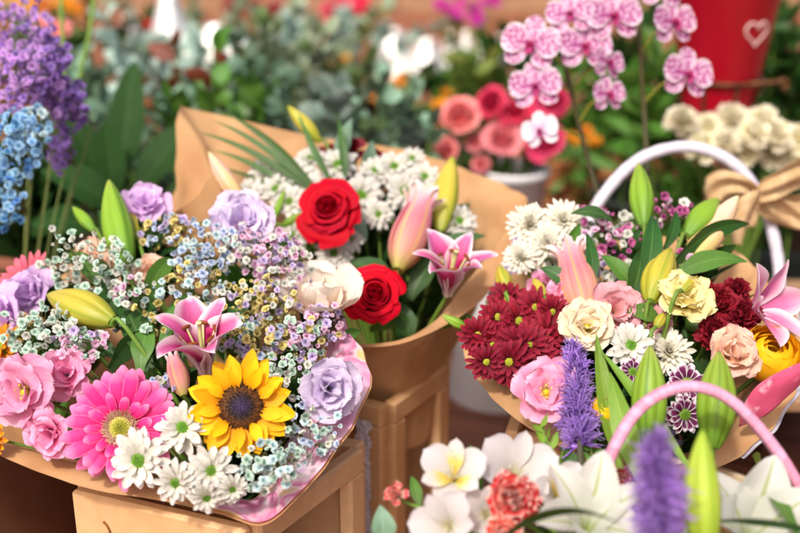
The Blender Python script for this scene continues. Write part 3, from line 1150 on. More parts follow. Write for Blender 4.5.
def crate(A, B, C, ztop, label, mat, foil=False, group=None, h=None, front_mark=False):
    """open-topped flower box standing on the floor; B is its near corner, A and C the corners either side (all at the top rim)"""
    h = h or ztop
    A, B, C = Vector(A), Vector(B), Vector(C)
    ex = (A - B)
    w = ex.length
    ex.normalize()
    ey = (C - B)
    l = ey.length
    ey.normalize()
    root, inv = thing('flower_crate', label, 'crate', group, (B.x, B.y, ztop - h))
    m = Matrix(((ex.x, ey.x, 0, B.x), (ex.y, ey.y, 0, B.y), (0, 0, 1, ztop - h), (0, 0, 0, 1)))
    th, post = .016, .026

    def panel(name, o, ax, ln, closed=True):
        # o: start corner (x,y) local, ax: 0 along x, 1 along y
        mb = MB()
        for c_, sz in (((ln / 2, h - post * .55), (ln, post * 1.1)), ((ln / 2, post * .5), (ln, post)), ((post / 2, h / 2), (post, h - post * 2.1)), ((ln - post / 2, h / 2), (post, h - post * 2.1))):
            if ax == 0:
                mb.box((o[0] + c_[0], o[1], c_[1]), (sz[0], th, sz[1]), bev=.003, mtx=m)
            else:
                mb.box((o[0], o[1] + c_[0], c_[1]), (th, sz[0], sz[1]), bev=.003, mtx=m)
        if not closed:
            pass
        elif ax == 0:
            mb.box((o[0] + ln / 2, o[1] + th * .3, h / 2), (ln - post * 1.6, th * .3, h - post * 1.6), mtx=m)
        else:
            mb.box((o[0] + (th * .3 if o[0] < w / 2 else -th * .3), o[1] + ln / 2, h / 2), (th * .3, ln - post * 1.6, h - post * 1.6), mtx=m)
        return mb.build(name, mat, root, smooth=False, local=inv)

    if front_mark:
        mb = MB()
        mb.box((w / 2, 0, h / 2), (w, th, h), bev=.004, mtx=m)
        fp = mb.build('side_panel', mat, root, smooth=False, local=inv)
        # moulded grip outline on the face
        gm = MB()
        x0, x1 = w * .22, w * .80
        pts = [(x1, -th / 2 - .001, h - .026), (x1 - .006, -th / 2 - .001, h - .034), (x1 - .010, -th / 2 - .001, h - .058), (x1 - .024, -th / 2 - .001, h - .070), (x0 + .024, -th / 2 - .001, h - .070), (x0 + .010, -th / 2 - .001, h - .058), (x0 + .006, -th / 2 - .001, h - .034), (x0, -th / 2 - .001, h - .026)]
        gm.tube([m @ Vector(p) for p in crom(pts, 40)], .0012, 6)
        gm.build('grip_groove', smat('crate groove', '#8a5c30', '#7a4f28', 30, .7), fp, local=inv)
    else:
        panel('side_panel', (0, 0), 0, w)
    panel('side_panel', (0, l - 0), 0, w)
    panel('side_panel', (0, th / 2 + .0005), 1, l - th - .001, False)
    panel('side_panel', (w, th / 2 + .0005), 1, l - th - .001)
    mb = MB()
    mb.box((w / 2, l / 2, .012), (w - th * 1.5, l - th * 1.5, .01), mtx=m)
    mb.build('base_board', mat, root, smooth=False, local=inv)
    if foil:
        # torn strip of silver tape down the near corner post
        q = random.Random(4)
        nv, nu = 60, 10
        Pg = np.zeros((nv, nu, 3))
        for i in range(nv):
            wob0 = .010 + .006 * noise.noise(Vector((i * .23, 1, 0)))
            for j in range(nu):
                x = w * .30 + (j / (nu - 1) - .5) * 2 * wob0
                Pg[i, j] = m @ Vector((x, -th / 2 - .0025 - .004 * abs(noise.noise(Vector((i * .6, j * .9, 2)))), h - .02 - i / nv * .16))
        MB().grid(Pg).build('torn_tape', smat('foil tape', '#aeb2c4', '#dfe1ec', 120, .35, .6, .0, bump=.6), root, local=inv, smooth=False)
    return root


def pot(px, py, d, rtop, rbot, h, label, mat, name='flower_pot', cat='pot', rim=True, soil=True, group=None, loc=None, rimh=.02, flare=1.08):
    """pot whose rim centre is at the image place"""
    top = P(px, py, d) if loc is None else Vector(loc) + Vector((0, 0, h))
    root, inv = thing(name, label, cat, group, top - Vector((0, 0, h)))
    mb = MB()
    t = .004
    if rim:
        prof = [(0.0, .001), (rbot, 0), (rbot + .002, .003), (rtop, h - rimh), (rtop * flare, h - rimh + .002), (rtop * flare + .002, h - .003), (rtop * flare, h), (rtop * flare - t, h - .002), (rtop - t, h - rimh), (rbot - t, .01)]
    else:
        prof = [(0.0, .001), (rbot, 0), (rbot + .002, .004), (rtop, h - .004), (rtop + .0015, h), (rtop - .004, h - .001), (rtop - .006, h - .01), (rbot - .004, .01)]
    mb.lathe(prof, 48)
    mb.build('pot_body', mat, root)
    if soil:
        m2 = MB()
        m2.lathe([(0.0, h * .80), (rtop * .5, h * .82), (rtop * .93, h * .80)], 24)
        m2.build('soil', smat('soil', '#1d130c', '#35241a', 90, .9, .1, bump=1), root)
    return root
# ------------------------------------------------------------------ petal materials
PM = dict(
    gerb=pmat('gerbera petal', [(0, '#b3045a'), (.35, '#d80a74'), (.75, '#ea3f96'), (1, '#f596c4')], edge=('#f490c2', .86, 1.0), streak=.16, trans=.3),
    gerb2=pmat('gerbera petal coral', [(0, '#c0385a'), (1, '#e0708a')], streak=.16),
    white=pmat('white petal', [(0, '#c0c488'), (.3, '#d8d6c8'), (1, '#dfddda')], streak=.12, trans=.3, var=.05),
    cream=pmat('cream petal', [(0, '#d6d09a'), (.4, '#e6e2d0'), (1, '#e9e6dc')], streak=.08, trans=.3, var=.05),
    burg=pmat('burgundy petal', [(0, '#4a0414'), (.5, '#780822'), (1, '#980e32')], hue=.002, ihue=.002, streak=.2, trans=.2, rough=.6),
    burgc=pmat('burgundy carnation', [(0, '#42020e'), (.6, '#70081c'), (1, '#8c1028')], hue=.002, ihue=.002, streak=.2, trans=.2, rough=.65),
    red=pmat('red rose', [(0, '#7a0210'), (.5, '#b4001c'), (1, '#c40026')], hue=.0, ihue=.002, streak=.12, trans=.2, rough=.6, spec=.12, mottle=.06),
    creamrose=pmat('cream rose', [(0, '#e6d2b0'), (.5, '#f0dfcc'), (1, '#f0e6dc')], edge=('#f0cec4', .88, 1.0), streak=.07, trans=.3),
    ivory=pmat('ivory carnation', [(0, '#dccc84'), (.5, '#f2eac0'), (1, '#f6f0da')], streak=.08, trans=.3),
    pinkrose=pmat('salmon rose', [(0, '#d8525a'), (.5, '#f07c84'), (1, '#f6a6a8')], streak=.1, trans=.3),
    hotrose=pmat('hot pink rose', [(0, '#980a38'), (.5, '#d0184e'), (1, '#e23a6c')], streak=.1, trans=.25),
    lav=pmat('lavender petal', [(0, '#d8d0b0'), (.25, '#d8c2e6'), (.8, '#dfcdec'), (1, '#e6d8f0')], streak=.09, trans=.32),
    lilac=pmat('lilac petal', [(0, '#c4b0bc'), (.3, '#cea8d8'), (1, '#dcbce6')], streak=.1, trans=.32),
    pinklis=pmat('pink lisianthus', [(0, '#e6d88c'), (.22, '#eed4bc'), (.45, '#eeA4c2'), (.8, '#ee9cc0'), (1, '#f4bcd4')], streak=.12, trans=.32),
    mauve=pmat('mauve petal', [(0, '#c070a0'), (.5, '#e488b8'), (1, '#f0b0d2')], streak=.12, trans=.32),
    peach=pmat('peach petal', [(0, '#dcb886'), (.5, '#ecc6a6'), (1, '#f0c8b8')], streak=.08, trans=.32),
    blush=pmat('blush pink petal', [(0, '#dca084'), (.5, '#eaa6a8'), (1, '#f0b8c0')], streak=.1, trans=.32),
    creamlis=pmat('cream lisianthus', [(0, '#a8b440'), (.22, '#dcd48a'), (.5, '#f0dfb8'), (1, '#f3e3cc')], streak=.08, trans=.3),
    yellowlis=pmat('yellow lisianthus', [(0, '#d8ca64'), (.5, '#eee09a'), (1, '#f3e8b0')], streak=.08, trans=.3),
    yellow=pmat('yellow petal', [(0, '#d98a00'), (.5, '#efa804'), (1, '#f4b812')], streak=.12, trans=.3),
    orange=pmat('orange petal', [(0, '#b85a06'), (.5, '#de8410'), (1, '#eb9a20')], streak=.14, trans=.3),
    star=pmat('stargazer petal', [(0, '#c8c070'), (.12, '#940450'), (.5, '#b8146a'), (.9, '#e275ae'), (1, '#f0b8d2')], edge=('#f5e4ec', .50, .96), streak=.14, trans=.3, spots=('#8c0a4a', 420, .16)),
    starb=pmat('pale stargazer petal', [(0, '#c8c88a'), (.2, '#d06098'), (.55, '#e07cae'), (1, '#f0bcd4')], edge=('#f3dce6', .4, .98), streak=.12, trans=.3),
    budgreen=pmat('green lily bud', [(0, '#5c8a22'), (.4, '#7fa42c'), (.85, '#8aa836'), (1, '#a8a850')], edge=('#557c1c', .75, 1.0), mottle=.10, mott_scale=1.2, streak=.2, trans=.12, rough=.42, spec=.45, sscale=(30, 1.6)),
    budyellow=pmat('yellow green lily bud', [(0, '#94a02c'), (.35, '#bcb23a'), (.8, '#c9b84a'), (1, '#a8ac38')], edge=('#8fa02a', .7, 1.0), mottle=.10, mott_scale=1.2, streak=.2, trans=.12, rough=.42, spec=.45, sscale=(30, 1.6)),
    budpale=pmat('pale pink lily bud', [(0, '#b0b04a'), (.3, '#e0b884'), (.7, '#eeb8a8'), (1, '#e8d8b4')], edge=('#d9c070', .75, 1.0), mottle=.10, mott_scale=1.2, streak=.2, trans=.15, rough=.42, sscale=(30, 1.6)),
    budpink=pmat('pink opening lily', [(0, '#a8b04a'), (.18, '#d89a86'), (.55, '#e08896'), (.80, '#eba6b6'), (.93, '#f2dce2'), (1, '#f2e8ea')], rib=('#e8c070', .22, .75), mottle=.10, mott_scale=1.2, streak=.2, trans=.28, rough=.45, sscale=(30, 1.6)),
    ran=pmat('yellow ranunculus', [(0, '#dc9400'), (.5, '#f6b80c'), (1, '#fccc20')], hue=.003, streak=.06, trans=.25),
    purpw=pmat('purple white petal', [(0, '#3c0a2e'), (.5, '#5e1248'), (.74, '#74205a'), (.86, '#e8dde8'), (1, '#f0eaf0')], edge=('#efe6ef', .72, .95), streak=.1, trans=.25),
    liat=pmat('liatris filament', [(0, '#7a4ab4'), (.4, '#a878dc'), (1, '#c8a4f0')], trans=.35, streak=.1, var=.25),
    liat2=pmat('liatris filament mauve', [(0, '#8050b4'), (.4, '#b080dc'), (1, '#ccaaee')], trans=.4, streak=.1, var=.2),
    alst=pmat('white alstroemeria petal', [(0, '#d8d8a0'), (.3, '#d8d4d0'), (1, '#dcd6da')], streak=.05, trans=.35, var=.04),
    alsti=pmat('striped alstroemeria petal', [(0, '#d8c040'), (.45, '#eed878'), (.7, '#e6ded2'), (1, '#e8e0e4')], streak=.05, trans=.3, spots=('#7a2a2a', 300, .17), var=.04),
    carn=pmat('red edged carnation', [(0, '#f2cdbc'), (.62, '#f2b8a8'), (.80, '#d43a34'), (.90, '#cc2826'), (.97, '#f2c4b8'), (1, '#f4d0c4')], hue=.004, ihue=.004, streak=.12, trans=.25),
    wlily=pmat('white lily petal', [(0, '#b8c878'), (.25, '#d0d2c6'), (1, '#d8d6d4')], rib=('#9cac4c', .12, .9), streak=.14, trans=.35, var=.04, sscale=(18, 1.0)),
    orch=pmat('spotted orchid petal', [(0, '#b0307e'), (.25, '#deaed0'), (1, '#ecd0e6')], edge=('#f2e4ee', .76, .95), streak=.05, trans=.3, spots=('#a01a7c', 250, .62), var=.06),
    orchw=pmat('white orchid petal', [(0, '#d8a8d0'), (.5, '#efe2f2'), (1, '#f4eef6')], streak=.05, trans=.35),
    orchlip=pmat('orchid lip', [(0, '#c8801c'), (.4, '#8c1050'), (1, '#b02878')], streak=.1, trans=.1),
    statp=pmat('purple statice', [(0, '#4a2080'), (.5, '#6a38a8'), (1, '#8458c0')], streak=.1, trans=.3, var=.25),
    statpk=pmat('violet statice', [(0, '#6a30a0'), (.5, '#9a5ac8'), (1, '#c088dc')], streak=.1, trans=.3, var=.2),
    magw=pmat('magenta white waxflower', [(0, '#8c1258'), (.45, '#b83a84'), (.75, '#ecd2e2'), (1, '#f2e4ee')], streak=.1, trans=.3, var=.15),
    foxleaf=pmat('palm blade', [(0, '#3a5a28'), (1, '#4a6e34')], trans=.2, rough=.4),
)
BB = {}
for nm, c0, c1 in (('mint', '#5cb492', '#dcefe4'), ('blue', '#7ea4d8', '#d8e4f6'), ('pink', '#d078b4', '#f2d2e8'), ('yellow', '#c4ac48', '#ecdf9c'), ('lavender', '#a482cc', '#e2d4f2'), ('white', '#b0c6a2', '#e8e8e2'), ('aqua', '#7cb8c4', '#dceef0'), ('sky', '#58a8e0', '#b4dcf4'), ('deepblue', '#3a80c8', '#7cb8e6'), ('violet', '#8450bc', '#c09ce6'), ('orchid', '#b068d0', '#deb6ee'), ('magenta', '#8c1258', '#d878b4')):
    BB[nm] = floret_mesh(nm, pmat('floret ' + nm, [(0, c0), (.35, c0), (.7, c1), (1, c1)], trans=.42, streak=.06, var=.10))

# ------------------------------------------------------------------ where the stems are tied
CR1 = (G(75, 487, .31), G(247, 527, .31), G(362, 443, .31))
CR2 = (G(328, 390, .31), G(385, 405, .31), G(448, 360, .31))
c1 = (CR1[0] + CR1[2]) / 2
c2 = (CR2[0] + CR2[2]) / 2
c3 = P(650, 420, 1.22)
c3.z = .22
TIE1 = Vector((c1.x + .01, c1.y + .02, .21))
TIE2 = Vector((c2.x, c2.y + .03, .22))
TIE3 = Vector((c3.x, c3.y, .22))
TIE4 = P(640, 640, .97)


def dL(px, py):
    return 1.165 - .00088 * (py - 350) - .035 * max(0, 1 - ((px - 190) / 190) ** 2 - ((py - 360) / 160) ** 2)


def dM(px, py):
    return 1.345 - .0009 * (py - 250)


def dR(px, py):
    return 1.175 - .0009 * (py - 330) - .02 * max(0, 1 - ((px - 630) / 170) ** 2)


def dF(px, py):
    return .945 - .0006 * (py - 490)


# ------------------------------------------------------------------ boxes and wraps in the front
CRATE = smat('crate board', '#c99c6c', '#e0bc92', 7, .6, .3, bump=.35, fibre=(55, .17), stretch=(1, 1, .25), lohi=(.3, .7))
CRATE2 = smat('crate board dull', '#b98c5e', '#d6ae84', 7, .65, .3, bump=.35, fibre=(55, .19), stretch=(1, 1, .25), lohi=(.3, .7))
crate(*CR1, .31, 'smooth tan flower box under the gerbera and sunflower bouquet', CRATE, front_mark=True, group='tan flower boxes')
crate(*CR2, .31, 'tan flower box with torn silver tape under the red rose bouquet', CRATE2, foil=True, group='tan flower boxes')
b3 = G(512, 432, .30)
crate(b3 + Vector((.045, .17, 0)), b3, b3 + Vector((.20, -.04, 0)), .30, 'tan flower box under the burgundy chrysanthemum bouquet', CRATE, group='tan flower boxes')

# left wrap
root, inv = thing('paper_wrap', 'brown kraft paper wrap with a pink and yellow printed rim round the gerbera bouquet', 'wrapping paper', 'kraft paper bouquet wraps', TIE1)
rim1 = [P(*q) for q in ((-34, 425, 1.16), (-8, 450, 1.11), (30, 468, 1.085), (95, 490, 1.06), (160, 500, 1.05), (220, 514, 1.035), (263, 525, 1.03), (300, 494, 1.06), (340, 444, 1.10), (367, 396, 1.13), (366, 358, 1.16), (345, 328, 1.19), (315, 292, 1.26), (275, 262, 1.36), (200, 250, 1.41), (110, 262, 1.40), (30, 290, 1.34), (-30, 350, 1.24))]
mb = MB()
sheet(mb, rim1, TIE1 - Vector((0, 0, .05)), .03, n=300, rows=52, lip=[.03,.05,.055,.05,.045,.05,.06,.06,.06,.055,.045,.02,0,0,0,0,0,.01], wr=.005, seed=2, mid=-.012)
mb.build('kraft_sheet', KRAFT, root, local=inv)
TISS, nn, out = newmat('printed tissue')
uvn = nn.nodes.new('ShaderNodeUVMap')
mp = nn.nodes.new('ShaderNodeMapping')
mp.inputs[3].default_value = (4.0, 3.2, 1)
nn.links.new(uvn.outputs[0], mp.inputs[0])
ns = nn.nodes.new('ShaderNodeTexNoise')
ns.inputs['Scale'].default_value = 1.3
ns.inputs['Detail'].default_value = 2.5
ns.inputs['Distortion'].default_value = 1.2
nn.links.new(mp.outputs[0], ns.inputs[0])
rp = ramp(nn, [(.25, '#c9b0d8'), (.36, '#efd8e4'), (.45, '#eaa6c8'), (.52, '#de78a8'), (.58, '#f0d0d8'), (.66, '#e2c060'), (.85, '#ead098')])
nn.links.new(ns.outputs[0], rp.inputs[0])
bb = nn.nodes.new('ShaderNodeBsdfPrincipled')
bb.inputs['Roughness'].default_value = .6
nn.links.new(rp.outputs[0], bb.inputs['Base Color'])
tt = nn.nodes.new('ShaderNodeBsdfTranslucent')
nn.links.new(rp.outputs[0], tt.inputs[0])
mx = nn.nodes.new('ShaderNodeMixShader')
mx.inputs[0].default_value = .25
nn.links.new(bb.outputs[0], mx.inputs[1])
nn.links.new(tt.outputs[0], mx.inputs[2])
nn.links.new(mx.outputs[0], out.inputs[0])
mb = MB()
sheet(mb, rim1, TIE1 - Vector((0, 0, .05)), .03, n=300, rows=20, lip=[.03,.05,.055,.05,.045,.05,.06,.06,.06,.055,.045,.02,0,0,0,0,0,.01], wr=.005, t0=.74, t1=1.0, inset=.003, cols=(78, 203), seed=2, mid=-.012)
mb.build('printed_tissue', TISS, root, local=inv)

# middle wrap
root, inv = thing('paper_wrap', 'tall plain kraft paper wrap with a folded point round the red rose bouquet', 'wrapping paper', 'kraft paper bouquet wraps', TIE2)
rim2 = [P(*q) for q in ((181, 111, 1.47), (196, 110, 1.49), (245, 121, 1.51), (320, 138, 1.53), (400, 150, 1.53), (470, 172, 1.50), (522, 200, 1.43), (512, 244, 1.36), (482, 298, 1.29), (440, 328, 1.25), (390, 346, 1.225), (335, 340, 1.23), (285, 285, 1.26), (252, 226, 1.295), (232, 200, 1.305), (216, 180, 1.31), (213, 175, 1.31), (209, 180, 1.313), (196, 196, 1.325), (178, 216, 1.345), (158, 240, 1.38), (164, 222, 1.44), (178, 160, 1.47))]
mb = MB()
sheet(mb, rim2, TIE2 - Vector((0, 0, .0)), .055, n=320, rows=52, lip=[0,0,0,0,0,0,.01,.03,.04,.03,.025,.025,.02,0.01,0,0,0,0,0,0,0,0,0], wr=.006, seed=5, mid=-.008)
mb.build('kraft_sheet', KRAFT, root, local=inv)

# right wrap
root, inv = thing('paper_wrap', 'kraft paper wrap with a pink printed fold round the burgundy and yellow bouquet', 'wrapping paper', 'kraft paper bouquet wraps', TIE3)
rim3 = [P(*q) for q in ((470, 352, 1.22), (480, 378, 1.17), (505, 408, 1.13), (545, 438, 1.09), (600, 462, 1.05), (660, 478, 1.03), (720, 466, 1.06), (768, 432, 1.10), (800, 372, 1.16), (806, 330, 1.22), (770, 290, 1.30), (735, 252, 1.34), (700, 238, 1.37), (640, 240, 1.40), (560, 250, 1.39), (500, 285, 1.32))]
mb = MB()
sheet(mb, rim3, TIE3 - Vector((0, 0, .06)), .03, n=300, rows=52, lip=[.03,.04,.045,.045,.04,.04,.04,.04,.04,.03,.02,0,0,0,0,.01], wr=.006, seed=8, mid=-.01)
mb.build('kraft_sheet', KRAFT, root, local=inv)
PINKP = smat('pink printed paper', '#cc5276', '#eab4c4', 70, .45, .4, bump=.3, fibre=(60, .12), trans=.15, lohi=(.56, .72))
WHITEP = smat('white printed paper', '#c8c8d8', '#8f93b0', 60, .45, .4, bump=.3, lohi=(.45, .75), trans=.2)
mb = MB()
sheet(mb, rim3, TIE3 - Vector((0, 0, .06)), .03, n=300, rows=16, lip=[.03,.04,.045,.045,.04,.04,.04,.04,.04,.03,.02,0,0,0,0,.01], mid=-.01, wr=.006, t0=.70, t1=1.03, inset=-.003, cols=(120, 186), seed=8)
mb.build('printed_fold', WHITEP, root, local=inv)
mb = MB()
fp = [P(*q) for q in ((738, 414, 1.08), (758, 384, 1.065), (800, 362, 1.075), (808, 364, 1.08))]
fq = [P(*q) for q in ((738, 426, 1.09), (764, 416, 1.075), (796, 388, 1.08), (812, 368, 1.09))]
ca, cb = crom(fp, 20), crom(fq, 20)
Pg = np.array([ca + (cb - ca) * t + np.array([0, -.003, .002]) * math.sin(math.pi * t) for t in np.linspace(0, 1, 22)])
for i in range(22):
    for j in range(20):
        vv_ = Vector(Pg[i, j]) * 38
        Pg[i, j] += np.array([0, -1, .3]) * .0045 * (noise.voronoi(vv_)[0][0] - .3)
mb.grid(Pg)
mb.build('pink_fold', PINKP, root, local=inv, solid=.0006)

# ------------------------------------------------------------------ LEFT BOUQUET
gerbera(121, 428, dL(120, 425) - .02, 60, (.10, .20), 'large hot pink gerbera with pale yellow centre', TIE1, PM['gerb'])
sunflower(241, 407, dL(240, 407) - .025, 55, (.12, .22), 'yellow sunflower with dark purple brown centre', TIE1)
lily_open(206, 374, dL(200, 345) - .03, 66, (-.1, 1.5), 'magenta stargazer lily with white petal edges above the sunflower', TIE1, PM['star'], roll=1.15, a0=84, a1=14, wide=.60, k=1.7, apow=1.5, ripple=.06)
WD = [(140, 460, 33, (-.1, .1), 'white daisy chrysanthemum right against the pink gerbera petals'),
      (183, 428, 29, (.05, .3), 'white daisy chrysanthemum between the gerbera and the sunflower'),
      (176, 482, 24, (0, -.1), 'small white chrysanthemum at the lower paper rim beside the big daisy'),
      (211, 470, 27, (.15, .05), 'white chrysanthemum with green eye just below the sunflower'),
      (207, 496, 20, (.1, -.4), 'drooping white chrysanthemum touching the paper rim below the sunflower'),
      (232, 488, 18, (.3, -.2), 'half hidden white chrysanthemum beside the mint babys breath')]
for x, y, r, fc, lb in WD:
    daisy(x, y, dL(x, y) - .02, r, fc, lb, TIE1, PM['white'], group='white chrysanthemums in the gerbera bouquet')
lisianthus(30, 394, dL(30, 395) - .02, 34, (-.25, .25), 'soft pink open lisianthus at the paper edge beside the gerbera', TIE1, PM['pinklis'], open_=1.35, n=(2, 5, 6))
lisianthus(68, 376, dL(62, 372), 24, (.1, .3), 'mauve lisianthus behind the hot pink gerbera', TIE1, PM['mauve'], ctr=False, open_=1.0, n=(3, 4, 5))
lisianthus(56, 430, dL(55, 436) - .0, 25, (-.2, -.2), 'mauve pink lisianthus tucked under the gerbera petals', TIE1, PM['mauve'], ctr=False, open_=1.1, n=(3, 4, 5))
lisianthus(327, 388, dL(327, 388) - .01, 30, (.25, .1), 'pale lavender lisianthus beside the pink printed rim', TIE1, PM['lav'], open_=.55, ctr=False, n=(4, 4, 5))
lisianthus(242, 228, dL(242, 226), 31, (.1, .5), 'pale lavender lisianthus at the top of the gerbera bouquet', TIE1, PM['lav'], open_=.8, ctr=False)
lisianthus(147, 210, dL(147, 210) + .03, 22, (.1, .6), 'small lilac lisianthus beside the upright green lily bud', TIE1, PM['lilac'], open_=.6, ctr=False)
lisianthus(12, 320, dL(12, 318) + .02, 32, (-.5, .2), 'lilac lisianthus at the outer edge below the coral gerbera', TIE1, PM['lilac'], open_=.5, ctr=False)
lisianthus(38, 296, dL(38, 296) + .02, 24, (-.3, .3), 'pale lilac lisianthus half behind the mint babys breath', TIE1, PM['lilac'], open_=.5, ctr=False)
lisianthus(98, 270, dL(95, 268) + .035, 25, (0, .3), 'peach lisianthus under a veil of mint babys breath', TIE1, PM['peach'], open_=.7, ctr=False)
lisianthus(152, 275, dL(150, 275) + .03, 18, (0, .3), 'peach lisianthus deep beside the dark lily leaves', TIE1, PM['peach'], open_=.7, ctr=False)
lisianthus(319, 320, dL(318, 290) - .01, 47, (.2, 1.45), 'cream rose with blush edges at the side of the gerbera bouquet', TIE1, PM['creamrose'], open_=-1.7, ctr=False, n=(4, 4, 4), frill=.3, name='rose')
gerbera(26, 282, dL(26, 280) + .02, 34, (-.5, .9), 'coral pink gerbera seen from the side at the outer edge', TIE1, PM['gerb2'], big=False)
daisy(2, 345, dL(2, 350) + .01, 24, (-.3, .2), 'orange chrysanthemum at the edge above the pink lisianthus', TIE1, PM['orange'], ctr=YCTR)
daisy(-6, 440, dL(0, 435), 18, (-.4, .1), 'orange chrysanthemum at the paper corner below the pink lisianthus', TIE1, PM['orange'], ctr=YCTR)
lily_bud((128, 268, dL(128, 262)), (107, 184, dL(110, 190)), 31, 'upright green lily bud at the top of the gerbera bouquet', TIE1, PM['budgreen'])
lily_bud((113, 322, dL(113, 322) - .02), (46, 291, dL(46, 292) - .02), 36, 'yellow green lily bud lying sideways over the babys breath', TIE1, PM['budyellow'])
lily_bud((95, 232, dL(95, 232) + .02), (72, 205, dL(72, 205) + .02), 12, 'small slim green bud beside the upright lily bud', TIE1, PM['budgreen'])
lily_bud((140, 245, dL(140, 245) + .02), (128, 206, dL(128, 206) + .02), 15, 'pale yellow bud behind the upright green lily bud', TIE1, PM['budyellow'])
lily_half((184, 396, dL(190, 385)), (172, 354, dL(174, 348)), 22, 'pink lily bud below the stargazer lily', TIE1, PM['budpink'], flare=.1)
LV = [((118, 262), (98, 210), 14, LEAFD, .1, .2, 'narrow dark leaf behind the upright green lily bud'),
      ((108, 300), (60, 258), 18, LEAFM, .2, .4, 'green leaf behind the sideways lily bud'),
      ((120, 330), (95, 258), 26, LEAFD, .1, -.3, 'broad dark leaf between the two lily buds'),
      ((138, 330), (178, 262), 22, LEAFM, .25, .5, 'curved green leaf beside the upright lily bud'),
      ((150, 370), (118, 300), 28, LEAFD, .1, .3, 'broad dark leaf above the gerbera'),
      ((160, 350), (196, 292), 22, LEAFM, .15, -.5, 'green leaf behind the stargazer lily'),
      ((120, 360), (72, 340), 20, LEAFD, .1, .6, 'dark leaf under the sideways lily bud'),
      ((140, 372), (150, 318), 24, LEAFM, .1, 0, 'green leaf in the gap left of the stargazer lily'),
      ((335, 352), (362, 332), 14, LEAFM, .2, .3, 'small green leaf above the lavender lisianthus'),
      ((250, 340), (228, 300), 22, LEAFD, .1, .3, 'dark leaf deep among the yellow babys breath'),
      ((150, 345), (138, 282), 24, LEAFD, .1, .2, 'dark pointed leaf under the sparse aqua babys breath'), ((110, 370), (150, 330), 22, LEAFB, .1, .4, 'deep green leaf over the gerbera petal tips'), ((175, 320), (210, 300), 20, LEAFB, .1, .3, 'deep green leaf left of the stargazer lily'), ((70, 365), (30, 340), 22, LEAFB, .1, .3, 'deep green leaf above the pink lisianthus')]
for (a, b, w, m, sg, tn, lb) in LV:
    leaf((a[0], a[1], dL(*a) + .02), (b[0], b[1], dL(*b) + .01), w, lb, m, sag=sg, turn=tn, name='lily_leaf')
SP = [(90, 265, 46, 36, 56, ['mint', 'white', 'mint', 'white'], 'mint and white babys breath over the peach lisianthus', -.035),
      (48, 335, 48, 30, 54, ['mint', 'white', 'white', 'mint'], 'mint and white babys breath below the sideways lily bud', -.02),
      (82, 345, 28, 16, 16, ['pink', 'lavender', 'pink', 'mint'], 'small pink babys breath under the sideways lily bud', -.03),
      (168, 232, 34, 20, 24, ['yellow', 'blue', 'lavender', 'yellow'], 'yellow and lilac babys breath beside the upright lily bud', -.01),
      (208, 250, 40, 26, 44, ['blue', 'white', 'blue', 'aqua'], 'pale blue babys breath below the top lavender lisianthus', -.03),
      (196, 285, 40, 24, 36, ['blue', 'yellow', 'aqua', 'white'], 'blue and yellow babys breath above the stargazer lily', -.03),
      (262, 250, 38, 26, 44, ['pink', 'lavender', 'pink', 'white'], 'pink and lavender babys breath beside the top lavender lisianthus', -.03),
      (282, 272, 30, 30, 38, ['pink', 'pink', 'white', 'lavender'], 'pink babys breath beside the cream rose', -.03),
      (262, 305, 36, 26, 40, ['yellow', 'yellow', 'lavender', 'white'], 'yellow babys breath in the middle of the gerbera bouquet', -.03),
      (250, 338, 36, 22, 34, ['lavender', 'mint', 'blue', 'yellow'], 'lavender and mint babys breath just above the sunflower', -.03),
      (300, 340, 34, 22, 32, ['mint', 'pink', 'yellow', 'lavender'], 'mint pink and yellow babys breath below the cream rose', -.03),
      (322, 322, 20, 18, 18, ['pink', 'pink', 'lavender'], 'bright pink babys breath just under the cream rose', -.03),
      (292, 372, 26, 26, 24, ['mint', 'lavender', 'white', 'mint'], 'mint and white babys breath between sunflower and lavender lisianthus', -.02),
      (306, 428, 32, 30, 26, ['aqua', 'mint', 'white', 'blue'], 'aqua babys breath below the lavender lisianthus', -.01),
      (268, 466, 36, 24, 30, ['mint', 'white', 'aqua', 'mint'], 'mint babys breath below the sunflower by the printed rim', -.03),
      (158, 392, 20, 20, 16, ['blue', 'lavender', 'white'], 'blue babys breath between gerbera tips and the stargazer lily', .0),
      (132, 290, 22, 18, 14, ['mint', 'pink', 'white'], 'sparse mint babys breath between the two lily buds', -.03),
      (150, 320, 30, 26, 16, ['mint', 'aqua', 'yellow'], 'sparse aqua babys breath left of the stargazer lily', .0)]
for i, (x, y, rx, ry, n, ks, lb, dz) in enumerate(SP):
    spray(x, y, dL(x, y) + dz + .01, rx, ry, min(100, int(n * 1.75)), [BB[k] for k in ks], lb, TIE1, 'sprays of dyed babys breath', 100 + i)
for i, (x, y, tx, ty) in enumerate(((100, 330, 60, 300), (150, 300, 150, 250), (230, 330, 240, 280), (290, 350, 320, 320), (280, 420, 300, 400), (60, 400, 20, 350), (180, 400, 165, 370), (230, 470, 250, 440))):
    sprig(P(x, y + 60, dL(x, y) + .14), P(tx, ty, dL(tx, ty) + .04), ['leafy green sprig behind the sideways lily bud', 'leafy green sprig behind the blue babys breath', 'leafy green sprig under the yellow babys breath', 'leafy green sprig behind the cream rose', 'leafy green sprig deep between sunflower and lavender lisianthus', 'leafy green sprig behind the pink lisianthus', 'leafy green sprig behind the stargazer lily', 'leafy green sprig deep below the sunflower'][i], (LEAFD, LEAFB, LEAFM)[i % 3], n=46, L=.05, Wd=.02, group='green sprigs inside the gerbera bouquet', seed=i + 20, start_t=.2)

